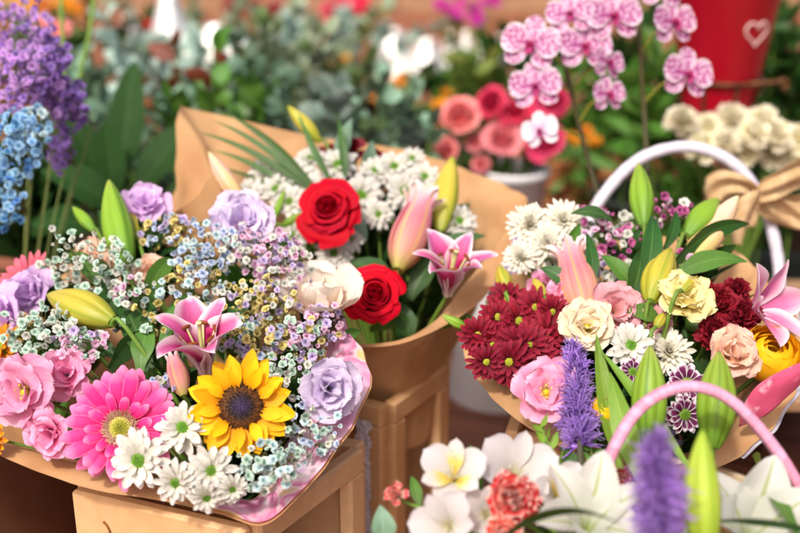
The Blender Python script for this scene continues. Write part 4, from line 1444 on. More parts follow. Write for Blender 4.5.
# ------------------------------------------------------------------ MIDDLE BOUQUET
rose(333, 216, dM(333, 216) - .02, 29, (-.15, .35), 'upper dark red rose among white chrysanthemums', TIE2, PM['red'], n=26)
rose(375, 299, dM(375, 299) - .02, 29, (0, .3), 'lower dark red rose above the kraft paper front', TIE2, PM['red'], n=26)
MD = [(264, 172, 16, (-.1, .6), 'small white chrysanthemum by the palm blades in the rose bouquet'), (297, 178, 22, (0, .5), 'white chrysanthemum above and left of the upper red rose'), (290, 203, 18, (-.2, .4), 'white chrysanthemum touching the left of the upper red rose'),
      (250, 194, 17, (-.2, .5), 'white chrysanthemum beside the pale lily bud'), (338, 166, 20, (0, .7), 'white chrysanthemum directly above the upper red rose'), (293, 236, 17, (-.3, .2), 'white chrysanthemum above the cream rose'),
      (360, 196, 22, (.1, .2), 'white chrysanthemum with green eye right of the upper red rose'), (334, 254, 18, (0, .2), 'white chrysanthemum between the two red roses'), (394, 168, 19, (.1, .6), 'white chrysanthemum below the paper beside the yellow bud'),
      (404, 192, 20, (.1, .3), 'white chrysanthemum left of the opening pink lily'), (318, 190, 16, (0, .5), 'small white chrysanthemum over the shoulder of the upper red rose'), (424, 178, 17, (.2, .5), 'white chrysanthemum behind the opening pink lily'), (458, 222, 19, (.4, .4), 'white chrysanthemum right of the yellow green lily bud'), (350, 240, 14, (.1, .2), 'tiny white chrysanthemum below the upper red rose'), (375, 172, 17, (0, .6), 'white chrysanthemum under the dark red carnations'), (310, 160, 15, (0, .7), 'white chrysanthemum beside the upright palm blades'), (276, 190, 16, (-.2, .4), 'white chrysanthemum between the palm blades and the upper red rose'), (378, 215, 15, (.1, .2), 'white chrysanthemum peeking between the upper red rose and the pink lily'), (436, 196, 15, (.3, .4), 'white chrysanthemum tucked between the lily buds'), (412, 160, 14, (.1, .6), 'white chrysanthemum at the top under the kraft sheet')]
for x, y, r, fc, lb in MD:
    daisy(x, y, dM(x, y) + .01, r * 1.12, fc, lb, TIE2, PM['white'], group='white chrysanthemums in the rose bouquet', layers=3)
lily_half((398, 270, dM(398, 270) - .03), (425, 194, dM(424, 200) - .03), 40, 'pink lily just opening its white tipped petals in the rose bouquet', TIE2, PM['budpink'], flare=.42, roll=.3)
lily_bud((440, 232, dM(440, 230)), (449, 158, dM(449, 160)), 27, 'tall yellow green lily bud in the rose bouquet', TIE2, PM['budyellow'])
lily_open(447, 296, dM(448, 282) - .05, 58, (.2, 1.3), 'open pink stargazer lily leaning over the kraft rim', TIE2, PM['star'], roll=.7, a0=84, a1=12, wide=.52, k=1.7, apow=1.5, ripple=.06)
lily_bud((246, 208, 1.345), (206, 154, 1.36), 19, 'pale yellow pink lily bud leaning over the folded paper point', TIE2, PM['budpale'])
lily_bud((320, 142, 1.46), (287, 106, 1.46), 15, 'blurred green bud at the top of the rose bouquet', TIE2, PM['budyellow'])
lily_bud((282, 226, dM(280, 226)), (304, 214, dM(304, 214) - .01), 10, 'tiny green bud beside the upper red rose', TIE2, PM['budgreen'])
lily_bud((272, 222, dM(272, 222)), (286, 190, dM(286, 190)), 7, 'thin green bud stalk left of the upper red rose', TIE2, PM['budgreen'])
for x, y, r, lb in ((352, 152, 16, 'dark red carnation behind the white chrysanthemums'), (330, 156, 13, 'small dark red carnation above the upper red rose'), (375, 160, 13, 'dark red carnation below the paper sheet')):
    carnation(x, y, dM(x, y) + .04, r, (0, .5), lb, TIE2, PM['burgc'], n=(6, 7, 6))
for i, (a, b, w, lb) in enumerate((((318, 196), (198, 132), 8, 'longest palm blade lying against the kraft sheet'), ((312, 184), (228, 114), 9, 'dark palm blade crossing the top of the kraft sheet'), ((308, 200), (212, 150), 7, 'lowest palm blade beside the pale lily bud'), ((330, 180), (298, 112), 8, 'upright palm blade left of the blurred green bud'), ((345, 176), (338, 118), 9, 'upright palm blade right of the blurred green bud'), ((300, 205), (220, 168), 6, 'thin palm blade under the others'), ((314, 190), (212, 120), 7, 'thin palm blade between the two long ones'))):
    leaf((a[0], a[1], 1.40), (b[0], b[1], 1.43), w, lb, PM['foxleaf'], sag=.06, turn=.3 * (-1) ** i, name='palm_blade', tp=.3, wb=.5, group='palm blades in the rose bouquet')
ML = [((436, 236), (470, 204), 18, LEAFD, 'dark leaf right of the yellow green lily bud'), ((420, 262), (486, 236), 18, LEAFD, 'long dark leaf above the open stargazer lily'), ((395, 285), (350, 262), 24, LEAFD, 'broad dark leaf between the two red roses'), ((410, 300), (440, 250), 24, LEAFD, 'dark leaf behind the opening pink lily'),
      ((370, 330), (410, 318), 18, LEAFM, 'green leaf below the lower red rose'), ((400, 200), (414, 172), 10, LEAFD, 'slim dark leaf beside the opening pink lily'), ((352, 250), (362, 216), 20, EUCA, 'pale eucalyptus leaf right of the upper red rose'), ((340, 168), (352, 118), 18, EUCA, 'pale eucalyptus leaf standing above the upper red rose'), ((362, 180), (372, 140), 16, EUCA, 'grey green eucalyptus leaf by the dark red carnation'), ((430, 330), (475, 318), 16, LEAFM, 'green leaf under the open stargazer lily'), ((410, 340), (396, 300), 24, LEAFD, 'dark leaf beside the lower red rose'), ((305, 270), (270, 236), 20, LEAFD, 'dark leaf behind the cream rose')]
for i, (a, b, w, m, lb) in enumerate(ML):
    leaf((a[0], a[1], dM(*a) + .02), (b[0], b[1], dM(*b) + .0), w, lb, m, sag=.1, turn=.4 * (-1) ** i, name='leaf')
for i, (x, y, lb) in enumerate(((300, 220, 'leafy sprig left of the upper red rose'), (350, 200, 'leafy sprig behind the upper red rose'), (400, 220, 'leafy sprig behind the opening pink lily'), (440, 250, 'leafy sprig below the yellow green lily bud'), (370, 250, 'leafy sprig between the two red roses'), (420, 300, 'leafy sprig right of the lower red rose'))):
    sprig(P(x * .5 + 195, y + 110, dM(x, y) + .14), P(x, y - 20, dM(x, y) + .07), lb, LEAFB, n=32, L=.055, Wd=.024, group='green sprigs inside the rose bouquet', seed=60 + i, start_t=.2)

# ------------------------------------------------------------------ RIGHT BOUQUET
BG_ = [(520, 322, 26), (492, 345, 24), (545, 335, 25), (510, 362, 24), (540, 362, 25), (478, 335, 20), (498, 318, 21), (540, 356, 20), (552, 312, 18), (486, 362, 19), (508, 300, 20), (530, 345, 24), (506, 366, 19), (535, 308, 21), (518, 345, 22)]
BL = ['beside the pink opening lily', 'in the middle of the cluster', 'next to the cream lisianthus', 'low in the cluster by the paper', 'above the pink lisianthus', 'at the outer tip of the cluster', 'at the upper side of the cluster', 'pressed under its neighbours near the pink lisianthus', 'half hidden under the pink lily', 'against the kraft rim', 'topmost behind the others', 'next to the middle one', 'at the fold of the kraft rim', 'beside the small pink lisianthus', 'half covered at the heart of the cluster']
for (x, y, r), b in zip(BG_, BL):
    daisy(x, y, dR(x, y) - .005 + rng.uniform(-.012, .012), r + 2, (rng.uniform(-.4, .2), rng.uniform(0, .4)), 'burgundy chrysanthemum with yellow green eye, ' + b, TIE3, PM['burg'], ctr=YCTR, group='burgundy chrysanthemum cluster', layers=3, width=.25, cen=.14, dense=1.25)
for x, y, r, lb in ((530, 226, 26, 'cream white chrysanthemum at the outer side of its clump'), (563, 222, 25, 'cream white chrysanthemum at the top of its clump'), (548, 246, 28, 'fullest cream white chrysanthemum above the pink opening lily'), (520, 258, 20, 'cream white chrysanthemum low beside the yellow buds'), (668, 352, 27, 'full white chrysanthemum between the lily buds')):
    daisy(x, y, dR(x, y) + .01, r, (rng.uniform(-.2, .1), .35), lb, TIE3, PM['cream'], layers=5, cen=0, dense=1.8, width=.2, group='cream chrysanthemums in the burgundy bouquet')
daisy(630, 346, dR(630, 346) - .02, 26, (0, .3), 'white daisy chrysanthemum with green eye beside the liatris spike', TIE3, PM['white'])
for x, y, r, fc, lb in ((686, 384, 23, (.1, .2), 'upper purple and white chrysanthemum behind the pink handle'), (684, 414, 21, (.1, 0), 'lower purple and white chrysanthemum behind the pink handle'), (632, 372, 16, (0, .2), 'small purple and white chrysanthemum below the white daisy')):
    daisy(x, y, dR(x, y) - .02, r, fc, lb, TIE3, PM['purpw'], ctr=GCTR, layers=2, width=.34)
lisianthus(586, 330, dR(585, 330) - .02, 26, (-.05, .45), 'cream lisianthus with green yellow throat above the liatris', TIE3, PM['creamlis'])
lisianthus(546, 394, dR(545, 395) - .03, 30, (-.1, .3), 'pink lisianthus with yellow throat at the kraft rim', TIE3, PM['pinklis'], open_=1.2, n=(2, 5, 6))
lisianthus(568, 300, dR(568, 302) + .01, 22, (-.1, .3), 'bright pink lisianthus below the pink opening lily', TIE3, PM['pinklis'], ctr=False, open_=.5)
lisianthus(612, 314, dR(612, 314) + .0, 26, (.1, .4), 'blush pink lisianthus next to the cream one', TIE3, PM['blush'], ctr=False, open_=.7)
lisianthus(640, 326, dR(640, 326) + .02, 26, (.1, .4), 'blush pink lisianthus above the white daisy', TIE3, PM['blush'], ctr=False, open_=.6)
lisianthus(545, 290, dR(545, 290) + .02, 18, (-.1, .3), 'small pink lisianthus beside the yellow bud', TIE3, PM['pinklis'], ctr=False, open_=.4)
lisianthus(680, 306, dR(680, 303) - .02, 28, (.1, .8), 'pale yellow ruffled lisianthus below the yellow lily bud', TIE3, PM['yellowlis'], open_=.35, ctr=False, frill=1.3)
lisianthus(726, 358, dR(726, 358) - .03, 27, (.2, .5), 'peach lisianthus beside the yellow ranunculus', TIE3, PM['peach'], ctr=False, open_=.35)
ranunculus(770, 354, dR(768, 358) + .005, 31, (.05, .9), 'round golden yellow ranunculus in pink paper', TIE3, PM['ran'])
ranunculus(605, 409, dR(604, 408) - .05, 15, (.1, .8), 'small golden ranunculus beside the liatris spike', TIE3, PM['ran'], n=14)
for x, y, r, lb in ((714, 305, 24, 'upper burgundy carnation right of the yellow lisianthus'), (740, 318, 22, 'burgundy carnation beside the pale pink lily'), (712, 336, 22, 'lower burgundy carnation above the peach lisianthus'), (735, 292, 16, 'small burgundy carnation by the brown paper')):
    carnation(x, y, dR(x, y), r, (.1, .4), lb, TIE3, PM['burgc'], group='burgundy carnations')
lily_half((588, 318, dR(588, 318) - .01), (568, 246, dR(568, 248) - .01), 38, 'pink lily just opening above the burgundy chrysanthemums', TIE3, PM['budpink'], flare=.42, roll=.2)
lily_bud((644, 226, dR(644, 226)), (641, 165, dR(641, 168)), 25, 'upright bright green lily bud, highest in its bouquet', TIE3, PM['budgreen'])
lily_bud((687, 236, dR(687, 236) - .01), (719, 196, dR(719, 198) - .01), 25, 'tilted bright green lily bud above the dark leaf', TIE3, PM['budgreen'])
lily_bud((686, 266, dR(680, 262) - .0), (738, 200, dR(727, 206) - .0), 30, 'pale pink lily bud behind the tilted green bud', TIE3, PM['budpale'])
lily_bud((650, 302, dR(650, 300) - .02), (668, 246, dR(668, 248) - .02), 33, 'fat yellow lily bud in the middle of the burgundy bouquet', TIE3, PM['budyellow'])
lily_bud((682, 292, dR(682, 292) - .05), (698, 275, dR(698, 275) - .05), 10, 'small yellow bud over the pale yellow lisianthus', TIE3, PM['budyellow'])
lily_bud((656, 328, dR(656, 325) - .03), (664, 312, dR(664, 312) - .03), 11, 'little yellow bud below the pale yellow lisianthus', TIE3, PM['budyellow'])
lily_bud((508, 292, dR(508, 292)), (499, 264, dR(499, 264)), 17, 'yellow green rosebud left of the cream chrysanthemums', TIE3, PM['budyellow'])
lily_bud((545, 298, dR(545, 298) - .01), (532, 278, dR(532, 278) - .01), 12, 'slim yellow bud left of the pink opening lily', TIE3, PM['budyellow'])
lily_bud((468, 328, 1.20), (441, 316, 1.20), 10, 'small green bud poking over the kraft rim', TIE3, PM['budgreen'])
# half open pale lily at the side
lily_open(748, 310, dR(752, 318) + .0, 50, (.9, .35), 'pale pink lily opening sideways by the yellow ranunculus', TIE3, PM['starb'], roll=.9, a0=60, a1=22, wide=.55, stam=False)
liatris((580, 448, dR(580, 440) - .06), (573, 344, dR(573, 345) - .05), 44, 'sharp purple liatris spike in front of the kraft rim', TIE3, PM['liat'], n=64, seed=3)
RL = [((645, 285), (652, 215), 22, LEAFD, 0, 'dark leaf beside the upright bright green bud'), ((672, 266), (750, 224), 24, LEAFD, .5, 'long dark curved leaf below the tilted green bud'), ((672, 278), (748, 262), 22, LEAFM, -.4, 'green leaf below the long dark curved one'), ((664, 250), (676, 210), 14, LEAFD, .3, 'slim dark leaf between the two green buds'),
      ((640, 300), (600, 255), 22, LEAFM, .5, 'pointed green leaf left of the yellow lily bud'), ((612, 220), (570, 214), 14, LEAFD, .4, 'narrow dark leaf over the magenta waxflowers'), ((630, 300), (640, 250), 26, LEAFD, .2, 'broad dark leaf left of the yellow lily bud'), ((660, 320), (626, 312), 20, LEAFM, .4, 'green leaf beside the pale yellow lisianthus'), ((592, 290), (586, 232), 14, LEAFD, .2, 'dark leaf behind the pink opening lily'),
      ((575, 292), (540, 268), 18, LEAFD, .3, 'dark leaf under the cream chrysanthemums'), ((600, 440), (612, 395), 24, LEAFD, .2, 'dark leaf right of the liatris spike')]
for (a, b, w, m, tn, lb) in RL:
    leaf((a[0], a[1], dR(*a) - .01), (b[0], b[1], dR(*b) - .02), w, lb, m, sag=.12, turn=tn, name='lily_leaf')
for i, (x, y, rx, ry, n, ks, lb) in enumerate(((600, 222, 36, 14, 24, ['magenta', 'pink', 'white'], 'magenta and white waxflower left of the upright green bud'), (672, 212, 30, 14, 22, ['magenta', 'pink', 'white'], 'magenta and white waxflower between the green buds'), (612, 245, 30, 18, 26, ['pink', 'white', 'magenta'], 'pink waxflower over the dark leaf'), (612, 282, 22, 18, 22, ['lavender', 'lavender', 'white'], 'lavender waxflower right of the pink opening lily'), (690, 262, 24, 16, 14, ['magenta', 'pink'], 'magenta waxflower behind the long dark leaf'))):
    spray(x, y, dR(x, y) + .02, rx, ry, n, [BB[k] for k in ks], lb, TIE3, 'waxflower sprays in the burgundy bouquet', 300 + i, size=1.25, name='waxflower', mind=8)
for i, (x, y, lb) in enumerate(((560, 280, 'leafy sprig below the cream chrysanthemums'), (620, 270, 'leafy sprig below the upright green bud'), (700, 280, 'leafy sprig behind the yellow lisianthus'), (720, 330, 'leafy sprig beside the burgundy carnations'), (600, 350, 'leafy sprig behind the liatris spike'), (650, 370, 'leafy sprig below the white daisy'), (540, 350, 'leafy sprig among the burgundy chrysanthemums'), (620, 420, 'leafy sprig low behind the pink handle'), (700, 400, 'leafy sprig behind the purple and white chrysanthemums'))):
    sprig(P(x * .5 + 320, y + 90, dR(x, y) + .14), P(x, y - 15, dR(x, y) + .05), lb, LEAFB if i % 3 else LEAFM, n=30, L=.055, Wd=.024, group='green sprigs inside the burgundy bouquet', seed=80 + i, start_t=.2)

# ------------------------------------------------------------------ FRONT BASKET
WICK = smat('pale wicker', '#c9b08c', '#d8c4a2', 60, .6, .3, bump=.4)
HAND = canemat('pink wound cane', '#d98aa6', '#dca4c2', '#a86488', 46)
bcen = G(690, 620, 0.415)
bcen = Vector((P(692, 500, 0.935).x, P(692, 500, 0.935).y + .05, .30))
root, inv = thing('flower_basket', 'flower basket with a tall pink painted hoop handle', 'basket', None, (bcen.x, bcen.y, .22))
mb = MB()
mb.lathe([(0, .001), (.085, 0), (.105, .06), (.12, .115), (.124, .12), (.118, .118), (.10, .06), (.08, .008)], 48)
mb.build('basket_body', WICK, root)
hp = [P(*q) for q in ((584, 560, 0.960), (597, 500, 0.955), (612, 452, 0.950), (640, 408, 0.945), (680, 387, 0.940), (722, 395, 0.940), (762, 432, 0.940), (800, 490, 0.945), (822, 560, 0.955))]
hc = crom(hp, 240)
# flat split-cane hoop: wider than thick
mbh = MB()
rows = []
for i in range(240):
    t = hc[min(i + 1, 239)] - hc[max(i - 1, 0)]
    t /= np.linalg.norm(t)
    y = np.array(FWD)
    y = y - t * y.dot(t)
    y /= np.linalg.norm(y)
    x = np.cross(t, y)
    ang = np.linspace(0, 2 * np.pi, 17)
    c_, s_ = np.cos(ang), np.sin(ang)
    wv = 1 + .045 * np.abs(np.sin(i * .19 + ang)) + .03 * noise.noise(Vector((i * .05, 0, 0)))
    c_, s_ = c_ * wv, s_ * wv
    rows.append(hc[i] + .0049 * np.sign(c_)[:, None] * (np.abs(c_) ** .7)[:, None] * x + .0075 * np.sign(s_)[:, None] * (np.abs(s_) ** .7)[:, None] * y)
mbh.grid(np.array(rows))
mbh.build('handle', HAND, root, local=inv)
bs = MB()
stand, sinv = thing('wooden_stand', 'low wooden stand under the pink handled basket', 'stand', None, (bcen.x, bcen.y, 0))
DWOOD = smat('dark wood', '#4a2e1c', '#6a442a', 6, .6, .3, bump=.4, stretch=(1, 12, 1), fibre=(120, .1))
mb = MB()
mb.box((0, 0, 0.285), (.34, .26, .018), bev=.003)
mb.build('top', DWOOD, stand, smooth=False)
for sx in (-1, 1):
    for sy in (-1, 1):
        MB().box((sx * .15, sy * .11, .1005), (.025, .025, .201), bev=.002).build('leg', DWOOD, stand, smooth=False)

alstroemeria(455, 480, dF(455, 478), 40, (-.15, .55), 'white alstroemeria with yellow striped throat, facing up', TIE4, PM['alst'], PM['alsti'], roll=.5)
alstroemeria(450, 526, dF(447, 526) - .01, 40, (-.3, .3), 'white alstroemeria cut by the picture edge below the striped one', TIE4, PM['alst'], PM['alst'], roll=1.2)
alstroemeria(556, 500, dF(556, 500) + .015, 38, (.3, .6), 'white alstroemeria between the carnation and the white lily', TIE4, PM['alst'], PM['alsti'], roll=.8)
alstroemeria(486, 515, dF(486, 515) + .01, 34, (-.1, .3), 'white alstroemeria squeezed between the two lower blooms and the carnation', TIE4, PM['alst'], PM['alst'], roll=.4)
alstroemeria(512, 478, dF(512, 478) + .02, 47, (.1, .5), 'white alstroemeria behind the red edged carnation', TIE4, PM['alst'], PM['alst'], roll=.2)
carnation(513, 500, dF(512, 500) - .02, 30, (0, .3), 'salmon carnation with red edges among white alstroemerias', TIE4, PM['carn'])
carnation(503, 535, dF(500, 530) - .02, 22, (0, .2), 'second red edged carnation, low at the picture edge', TIE4, PM['carn'])
carnation(396, 496, dF(396, 498), 13, (-.3, .7), 'small orange red carnation bud on a green calyx', TIE4, PM['carn'], n=(5, 6, 5))
carnation(618, 478, dF(610, 480) + .06, 15, (.1, .3), 'small dark red carnation beside the hoop foot', TIE4, PM['carn'], n=(5, 6, 5))
lily_open(586, 534, dF(590, 520) - .0, 70, (.0, .9), 'white lily behind the blurred liatris, by the hoop foot', TIE4, PM['wlily'], roll=.3, a0=80, a1=18, wide=.60, k=1.5, stam=False)
lily_open(745, 545, dF(748, 530) + .02, 78, (.05, .85), 'big white lily with green midribs right of the liatris', TIE4, PM['wlily'], roll=.15, a0=80, a1=26, wide=.66, k=1.5, stam=False)
lily_open(812, 530, dF(800, 525) + .0, 46, (.3, .3), 'white lily at the picture corner under the hoop', TIE4, PM['wlily'], roll=.8, a0=70, a1=20, wide=.6, stam=False)
liatris((664, 570, 0.805), (655, 437, 0.810), 66, 'blurred mauve liatris spike close to the viewer', TIE4, PM['liat2'], n=60, seed=9)
lily_bud((712, 448, 0.995), (724, 352, 1.015), 38, 'broad ribbed green lily bud right of the purple and white chrysanthemums', TIE4, PM['budgreen'], peak=.45, nl=4)
lily_bud((648, 450, 1.005), (651, 346, 1.025), 34, 'broad ribbed green lily bud left of the purple and white chrysanthemums', TIE4, PM['budgreen'], peak=.45, nl=4)
lily_bud((706, 560, 0.835), (696, 430, 0.855), 38, 'yellow green lily bud standing right beside the blurred liatris', TIE4, pmat('lime lily bud', [(0, '#8aa42c'), (.5, '#aebe40'), (1, '#a4b83a')], edge=('#86a028', .7, 1.0), mottle=.1, mott_scale=1.2, trans=.15, sscale=(30, 1.6)), peak=.42, nl=3)
FL = [((500, 540, 0.875), (630, 530, 0.815), 20, LEAFD, .18, .9, 'dark arching leaf in front of the blurred liatris'), ((720, 520, 0.875), (830, 536, 0.875), 16, LEAFD, .05, .9, 'dark leaf crossing the big white lily'), ((620, 470, 1.005), (596, 332, 1.055), 22, LEAFL, -.03, .3, 'long light green blade arching past the liatris spike'), ((640, 480, 0.975), (610, 372, 1.025), 26, LEAFL, .04, -.4, 'light green blade left of the ribbed bud'), ((690, 470, 0.995), (600, 350, 1.045), 16, LEAFL, .02, .5, 'thin light green blade crossing the other blade'), ((590, 500, 0.975), (560, 446, 1.005), 20, LEAFD, .1, .3, 'dark pointed leaf behind the white alstroemeria'), ((575, 500, 0.975), (545, 440, 0.995), 16, LEAFM, .1, -.3, 'green pointed leaf behind the carnation'), ((480, 500, 0.975), (470, 444, 0.995), 12, LEAFM, .1, .2, 'short green leaf behind the striped alstroemeria'), ((384, 545, 0.925), (380, 505, 0.935), 26, EUCA, .1, .3, 'grey green leaf below the orange red carnation bud'), ((420, 510, 0.955), (411, 476, 0.975), 12, LEAFM, .1, .2, 'small green leaf left of the striped alstroemeria'), ((612, 500, 1.005), (596, 452, 1.025), 16, LEAFM, .1, .2, 'green leaf behind the foot of the pink hoop'), ((760, 470, 1.055), (752, 456, 1.0), 10, LEAFL, .1, .2, 'tiny light leaf above the big white lily'), ((800, 540, 0.875), (750, 480, 0.975), 18, LEAFM, .1, .4, 'leaf under the big white lily')]
for (a, b, w, m, sg, tn, lb) in FL:
    leaf(a, b, w, lb, m, sag=sg, turn=tn, name='leaf')
for i, (x, y, lb) in enumerate(((545, 520, 'leafy sprig below the red edged carnation'), (620, 530, 'leafy sprig behind the blurred liatris'), (480, 530, 'leafy sprig between the white alstroemerias'), (740, 540, 'leafy sprig below the big white lily'), (590, 470, 'sprig of small green buds behind the carnation'), (540, 450, 'thin pale green sprig beside the kraft rim'))):
    sprig(P(x * .6 + 260, y + 100, .995), P(x, y - 10 if i < 4 else y - 24, 1.005), lb, LEAFM if i != 5 else LEAFL, n=14, L=.035 if i < 4 else .018, Wd=.013 if i < 4 else .008, group='green sprigs inside the hoop handled basket', seed=120 + i, start_t=.3)
# ------------------------------------------------------------------ SETTING
def tilemat():
    m, n, out = newmat('terracotta paving')
    tc = n.nodes.new('ShaderNodeTexCoord')
    mp = n.nodes.new('ShaderNodeMapping')
    mp.inputs[2].default_value = (0, 0, .35)
    n.links.new(tc.outputs['Object'], mp.inputs[0])
    br = n.nodes.new('ShaderNodeTexBrick')
    br.inputs['Color1'].default_value = hx('#7a4632')
    br.inputs['Color2'].default_value = hx('#8e563e')
    br.inputs['Mortar'].default_value = hx('#3a2418')
    br.inputs['Scale'].default_value = 1.0
    br.inputs['Brick Width'].default_value = .8
    br.inputs['Row Height'].default_value = .11
    br.inputs['Mortar Size'].default_value = .004
    n.links.new(mp.outputs[0], br.inputs[0])
    ns = n.nodes.new('ShaderNodeTexNoise')
    ns.inputs['Scale'].default_value = 9
    ns.inputs['Detail'].default_value = 8
    n.links.new(tc.outputs['Object'], ns.inputs[0])
    v = math_(n, 'ADD', math_(n, 'MULTIPLY', ns.outputs[0], .9), .55)
    hs = n.nodes.new('ShaderNodeHueSaturation')
    n.links.new(br.outputs[0], hs.inputs['Color'])
    n.links.new(v, hs.inputs['Value'])
    b = n.nodes.new('ShaderNodeBsdfPrincipled')
    b.inputs['Roughness'].default_value = .55
    n.links.new(hs.outputs[0], b.inputs['Base Color'])
    bp = n.nodes.new('ShaderNodeBump')
    bp.inputs['Strength'].default_value = .4
    bp.inputs['Distance'].default_value = .003
    n.links.new(ns.outputs[0], bp.inputs['Height'])
    n.links.new(bp.outputs[0], b.inputs['Normal'])
    n.links.new(b.outputs[0], out.inputs[0])
    return m


mb = MB()
g = np.array([[(-30, -20, 0), (30, -20, 0)], [(-30, 60, 0), (30, 60, 0)]], float)
mb.grid(g)
fl = mb.build('ground', tilemat(), None, smooth=False)
tag(fl, 'brown timber and clay paving of the flower market', 'ground', kind='structure')

WOODB = smat('brown timber', '#86624a', '#b08c6c', 5, .6, .3, bump=.5, stretch=(1, 1, 9), fibre=(80, .12))
WOODL = smat('crate slat wood', '#8a5230', '#b07448', 5, .65, .25, bump=.5, stretch=(1.5, 1.5, 9), fibre=(90, .12))
TERRA = smat('terracotta', '#a8532c', '#bd683c', 8, .75, .2, bump=.3, fibre=(160, .06))
WPOT = smat('white glazed pot', '#e2e3e8', '#ecedf0', 6, .35, .5, bump=.05)
DPOT = smat('dark plastic pot', '#1e2420', '#2c332e', 6, .5, .4, bump=.05)
GREYP = smat('grey zinc pot', '#7d8587', '#98a0a2', 10, .45, .5, .4, bump=.1)

wl, inv = thing('timber_fence', 'brown timber plank fence along the back of the flower stall', 'fence', None, (0, 7.2, 0))
for i in range(34):
    w = .33
    MB().box((-5.6 + i * (w + .008), rng.uniform(-.01, .01), 1.1), (w, .03, 2.2), bev=.004).build('fence_board', WOODB, wl, smooth=False)
for z in (.4, 1.7):
    MB().box((0, .045, z), (11.6, .05, .09), bev=.004).build('fence_rail', WOODB, wl, smooth=False)


# ------------------------------------------------------------------ plants behind
def bucket_of_leaves(px, py, d, spread_px, n, L, Wd, mat, label, seed, potmat=None, up=.3, potlabel=None, poth=None, **kw):
    """leafy bunch centred at the image place; stems run down into a bucket on the ground"""
    q = random.Random(seed)
    c = P(px, py, d)
    poth = poth or min(.30, c.z * .62)
    root, inv = thing('foliage_bunch', label, 'foliage', 'leafy bunches behind the bouquets', (c.x, c.y, poth * .5))
    sx, sz = M(spread_px[0], d), M(spread_px[1], d)
    mb, ms = MB(), MB()
    k = max(6, n // 18)
    for i in range(k):
        tip = Vector((c.x + q.gauss(0, sx), c.y + q.gauss(0, sx * .7), max(poth + .06, c.z + q.gauss(0, sz) + sz * .4)))
        b = Vector((c.x + q.uniform(-.04, .04), c.y + q.uniform(-.04, .04), poth * .55))
        pts = crom([b, b.lerp(tip, .55) + Vector((0, 0, .05)), tip], 14)
        ms.tube(pts, [.003 - .0016 * j / 13 for j in range(14)], 5)
        per = n // k
        for j in range(per):
            f = .35 + .65 * (j + q.random()) / per
            x = f * 13
            a = min(int(x), 12)
            p = Vector(pts[a] + (pts[a + 1] - pts[a]) * (x - a))
            z = Vector((q.uniform(-1, 1), q.uniform(-1.1, .8), q.uniform(-.3, .9) + up)).normalized()
            m = Matrix.Translation(p) @ z.to_track_quat('Z', 'Y').to_matrix().to_4x4() @ Matrix.Rotation(q.uniform(0, 6.28), 4, 'Z')
            s_ = q.uniform(.6, 1.25)
            pg, uv = leafmesh(L * s_, Wd * s_, q.uniform(-10, 25), q.uniform(-60, 25), nv=7, nu=3, **kw)
            A = np.array(m)
            sh = pg.shape
            mb.grid((pg.reshape(-1, 3) @ A[:3, :3].T + A[:3, 3]).reshape(sh), uv)
    ms.build('stems', STEM, root, local=inv)
    mb.build('leaves', mat, root, local=inv)
    if potlabel:
        pot(0, 0, 0, .10, .08, poth, potlabel, potmat or DPOT, name='flower_bucket', cat='bucket', loc=(c.x, c.y, 0), soil=True, group='buckets behind the bouquets', rim=True)
    return root


BLOOM = {}


def bloom_mesh(key, mat, kind='rose'):
    if key in BLOOM:
        return BLOOM[key]
    q = random.Random(len(BLOOM) + 3)
    mb = MB()
    if kind == 'rose':
        for i in range(16):
            f = i / 15
            rt = .12 + .75 * f ** .85
            zt = 1.0 - .45 * f ** 1.6
            curl = max(0, f - .25)
            pg, uv = wpetal(i * 2.39996, R(110 - 55 * f ** .7), [(.1 + .12 * f, 0), (rt * .8, zt * .45), (rt, zt * .82), (rt * (.95 + .3 * curl), zt), (rt * (.9 + .5 * curl), zt * (1 - .1 * curl))], 8, 7, tp=.6, wb=.75, tip=.3, ripple=.04, rn=1.5, ph=q.uniform(0, 6), lip=.08 * curl)
            mb.grid(pg, uv)
    elif kind == 'carnation':
        for li, cnt in enumerate((7, 8, 8, 6, 5)):
            f = li / 4
            for i in range(cnt):
                pg, uv = petal((1 - .12 * f) * q.uniform(.85, 1.05), .75, 35 + 50 * f, -8 + 84 * f + q.uniform(-14, 14), i * 6.283 / cnt + li + q.uniform(-.3, .3), .03, .02 * li, 7, 7, wb=.2, tp=.8, k=3, tip=.55, cup=.25, ripple=.08, rag=.1, seed=q.randrange(999), ph=q.uniform(0, 6))
                mb.grid(pg, uv)
    else:
        for n_, l, a0, a1 in ((6, 1, 35, 0), (5, .7, 60, 30)):
            for i in range(n_):
                pg, uv = petal(l, .7, a0, a1, i * 6.283 / n_ + q.uniform(-.2, .2) + l, .05, 0, 6, 5, wb=.3, tp=.6, tip=.2, cup=.3, ripple=.05, ph=q.uniform(0, 6))
                mb.grid(pg, uv)
    o = mb.build('blossom', mat, None)
    BLOOM[key] = o.data
    bpy.data.objects.remove(o)
    return BLOOM[key]


